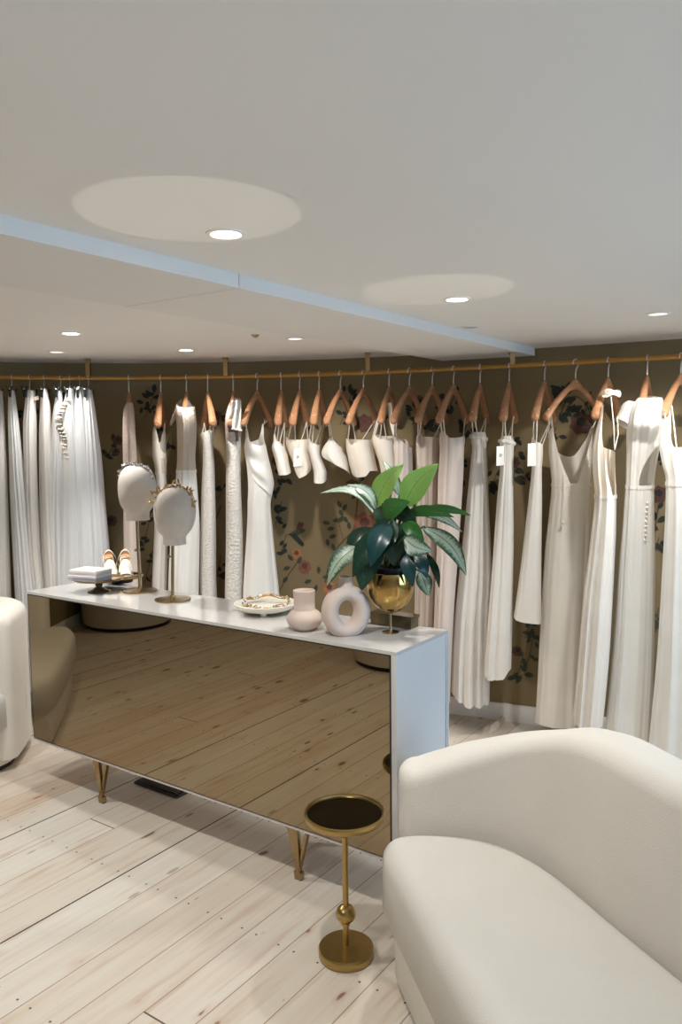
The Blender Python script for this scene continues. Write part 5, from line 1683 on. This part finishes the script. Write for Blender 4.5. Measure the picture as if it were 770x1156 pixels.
# ------------------------------------------------------------------ planter with plant
pc = on(441, 714)
Yp = pc.y
pl = empty('potted_plant', pc, 'leafy green plant in a gold bowl planter on a thin stem', 'potted plant')
zc = atY(441, 691.5, Yp).z; zr_ = atY(441, 645, Yp).z
Rb = 27 * Yp / F_PX
mb = MB(); H_ = zr_ - zc
prof = [(0.004, zc)]
for k in range(1, 15):
    q = k / 14
    ang_ = -PI / 2 + q * (PI / 2 + 0.36)
    prof.append((Rb * math.cos(ang_), zc + H_ * 0.735 * (1 + math.sin(ang_))))
prof += [(prof[-1][0] - 0.003, prof[-1][1] + 0.001), (prof[-1][0] - 0.006, prof[-1][1] - 0.03)]
mb.lathe([(r, z - TOP) for r, z in prof], pc, 56); mb.build('gold_bowl', M['gold'], pl, 'polished gold bowl')
rim_z = prof[14][1]
mb = MB(); mb.lathe([(0.03, 0.0), (0.031, 0.003), (0.006, 0.006), (0.0045, 0.012), (0.0045, zc - TOP + 0.004)], pc, 28); mb.build('stem_foot', M['brass_dark'], pl)
mb = MB(); mb.lathe([(0.052, rim_z - TOP - 0.02), (0.055, rim_z - TOP + 0.018), (0.051, rim_z - TOP + 0.02), (0.049, rim_z - TOP + 0.006), (0.0004, rim_z - TOP + 0.006)], pc, 40); mb.build('liner_pot', M['potliner'], pl)
PR = random.Random(11)
crown = pc + Vector((0, 0, rim_z - TOP + 0.005))
def leaf(bx_, by_, tx_, ty_, wpx, mt, db=0.0, dt=0.0, arch=0.0, face=0.0, curl=0.15):
    """one leaf blade from base to tip (picture columns/rows at its own depth), db/dt: depth offsets of base and tip"""
    B_ = atY(bx_, by_, Yp + db); T_ = atY(tx_, ty_, Yp + dt)
    d = T_ - B_; Lh = d.length; dn = d.normalized()
    side = dn.cross(Vector((0, -1, 0.25)).normalized())
    if side.length < 1e-3: side = Vector((1, 0, 0))
    side.normalize()
    side = Matrix.Rotation(face, 3, dn) @ side
    nrm = side.cross(dn).normalized()
    if nrm.y > 0: nrm = -nrm
    w = wpx * Yp / F_PX / 2
    rows, uvs = [], []
    NL, NW = 22, 9
    upv = Vector((0, 0, 1)); bend = upv - dn * upv.dot(dn)
    if bend.length < 0.2: bend = nrm
    bend.normalize()
    for i in range(NL + 1):
        t = i / NL
        prof_ = (math.sin(PI * t**0.85)) ** 0.8 * (1 - 0.25 * t) * 1.12 if 0 < t < 1 else 0.0
        prof_ = max(prof_, 0.03 * (1 - t))
        c = B_ + d * t + bend * (arch * Lh * math.sin(PI * t)) + nrm * (0.02 * math.sin(PI * t))
        r, u = [], []
        for j in range(NW):
            s = -1 + 2 * j / (NW - 1)
            o = side * (s * w * prof_) + nrm * (curl * w * prof_ * (abs(s) - 0.5) + 0.03 * w * math.sin(9 * t + 3 * s))
            r.append(c + o); u.append((0.5 + 0.5 * s, t))
        rows.append(r); uvs.append(u)
    mb = MB(); mb.grid(rows, False, 0, True, None, uvs)
    mb.grid([[p - nrm * -0.0008 for p in r] for r in rows], False, 0, True, None, uvs)
    mb.build('leaf', M[mt], pl)
    # petiole back to the crown
    stalks.append((B_, rows[1][NW // 2]))
stalks = []
LV = [
 (456, 572, 495, 523.5, 30, 'leaf_lit', 0.02, -0.02, 0.10, 0.15),
 (425, 573, 456, 523.5, 25, 'leaf_lit', 0.03, 0.0, 0.08, -0.2),
 (425, 576, 391, 547, 17, 'leaf_pale', 0.0, -0.02, 0.10, 0.5),
 (423, 581, 361, 557, 16, 'leaf_pale', -0.02, -0.05, 0.16, 0.7),
 (434, 584, 463, 566, 22, 'leaf_green', -0.04, -0.08, 0.16, 0.2),
 (451, 560, 432, 520, 13, 'leaf_pale', 0.07, 0.08, 0.0, 0.3),
 (457, 580, 513, 584, 15, 'leaf_green', -0.02, -0.06, 0.16, 0.7),
 (471, 576, 532, 582, 11, 'leaf_green', 0.03, 0.04, 0.12, 0.6),
 (470, 578, 522, 601, 11, 'leaf_pale', 0.05, 0.05, 0.14, 0.5),
 (477, 595, 526.5, 650, 20, 'leaf_silver', 0.0, -0.03, 0.14, 0.25),
 (456, 607, 488, 622, 22, 'leaf_silver', -0.08, -0.10, -0.12, 0.1),
 (455, 590, 479, 611, 17, 'leaf_green', -0.04, -0.07, 0.08, 0.3),
 (457, 622, 466, 663, 17, 'leaf_blue', -0.05, -0.08, 0.03, 0.2),
 (468, 626, 482, 653, 16, 'leaf_blue', -0.03, -0.06, 0.03, -0.2),
 (474, 645, 484, 673, 18, 'leaf_silver', 0.0, -0.02, 0.03, 0.1),
 (482, 625, 496, 664, 9, 'leaf_dark', 0.02, 0.0, 0.12, 0.4),
 (444, 586, 424, 632, 30, 'leaf_dark', -0.06, -0.10, 0.05, 0.1),
 (424, 598, 408, 667, 34, 'leaf_dark', -0.05, -0.09, 0.04, -0.1),
 (412, 613, 369, 662, 22, 'leaf_silver', -0.04, -0.06, 0.10, 0.3),
 (422, 596, 392, 634, 24, 'leaf_dark', -0.02, -0.04, 0.08, 0.2),
 (436, 592, 446, 640, 26, 'leaf_dark', -0.03, -0.05, 0.03, 0.0),
 (450, 590, 455, 640, 22, 'leaf_dark', 0.02, 0.02, 0.02, -0.2),
 (433, 600, 398, 652, 22, 'leaf_dark', -0.07, -0.10, 0.06, 0.1),
 (432, 570, 438, 600, 26, 'leaf_dark', 0.0, -0.02, 0.05, 0.0),
 (446, 575, 470, 590, 20, 'leaf_dark', 0.0, -0.05, 0.1, 0.4),
 (440, 590, 418, 640, 24, 'leaf_blue', -0.09, -0.13, 0.05, 0.2),
 (448, 600, 438, 645, 20, 'leaf_dark', 0.06, 0.08, 0.03, 0.0),
 (458, 600, 470, 640, 18, 'leaf_dark', 0.05, 0.06, 0.05, 0.1),
]
for q in LV: leaf(*q)
mb = MB()
for a, b_ in stalks:
    base = crown + Vector((PR.uniform(-.025, .025), PR.uniform(-.02, .02), 0))
    mid = lerp(base, a, 0.55) + Vector((0, 0, 0.02))
    mb.tube(catmull([base, mid, a, b_], 5), 0.0035, 6)
mb.build('stalks', M['stalk'], pl)

# ------------------------------------------------------------------ paper tag fallen on the floor
ft = atz(556, 829, 0)
tg = MB()
A = [atz(555, 826, 0.001), atz(571, 812, 0.001)]
ps = [atz(552, 829, 0.002), atz(555, 818, 0.016), atz(562, 813, 0.03), atz(567, 808, 0.036), atz(571, 811.5, 0.012), atz(560, 824, 0.003)]
tg.cap(ps); tg.cap([p + Vector((0, 0.002, 0.001)) for p in ps], flip=True)
tg.grid([ps, [p + Vector((0, 0.002, 0.001)) for p in ps]], True, 0, False)
M['paper_beige'] = mat('beige crumpled card', srgb(206, 188, 172), 0.8, var=0.05)
tag(tg.build('fallen_tag', M['paper_beige']), 'crumpled pale paper tag lying on the floor behind the right sofa', 'paper tag')

# ------------------------------------------------------------------ world and view
w = bpy.data.worlds.new('world'); sc.world = w; w.use_nodes = True
bg = w.node_tree.nodes['Background']; bg.inputs['Color'].default_value = (0.75, 0.85, 1.0, 1); bg.inputs['Strength'].default_value = 0.3
sc.view_settings.view_transform = 'Standard'
sc.view_settings.look = 'None'
sc.view_settings.gamma = 1.0
sc.view_settings.use_curve_mapping = False
sc.view_settings.exposure = 0.12
cy = sc.cycles
cy.use_denoising = True
try:
    cy.denoiser = 'OPENIMAGEDENOISE'
    cy.denoising_input_passes = 'RGB_ALBEDO_NORMAL'
except Exception: pass
cy.caustics_reflective = False
cy.caustics_refractive = False
cy.max_bounces = 10
cy.diffuse_bounces = 6
cy.glossy_bounces = 5
cy.transparent_max_bounces = 12
cy.sample_clamp_indirect = 4.0
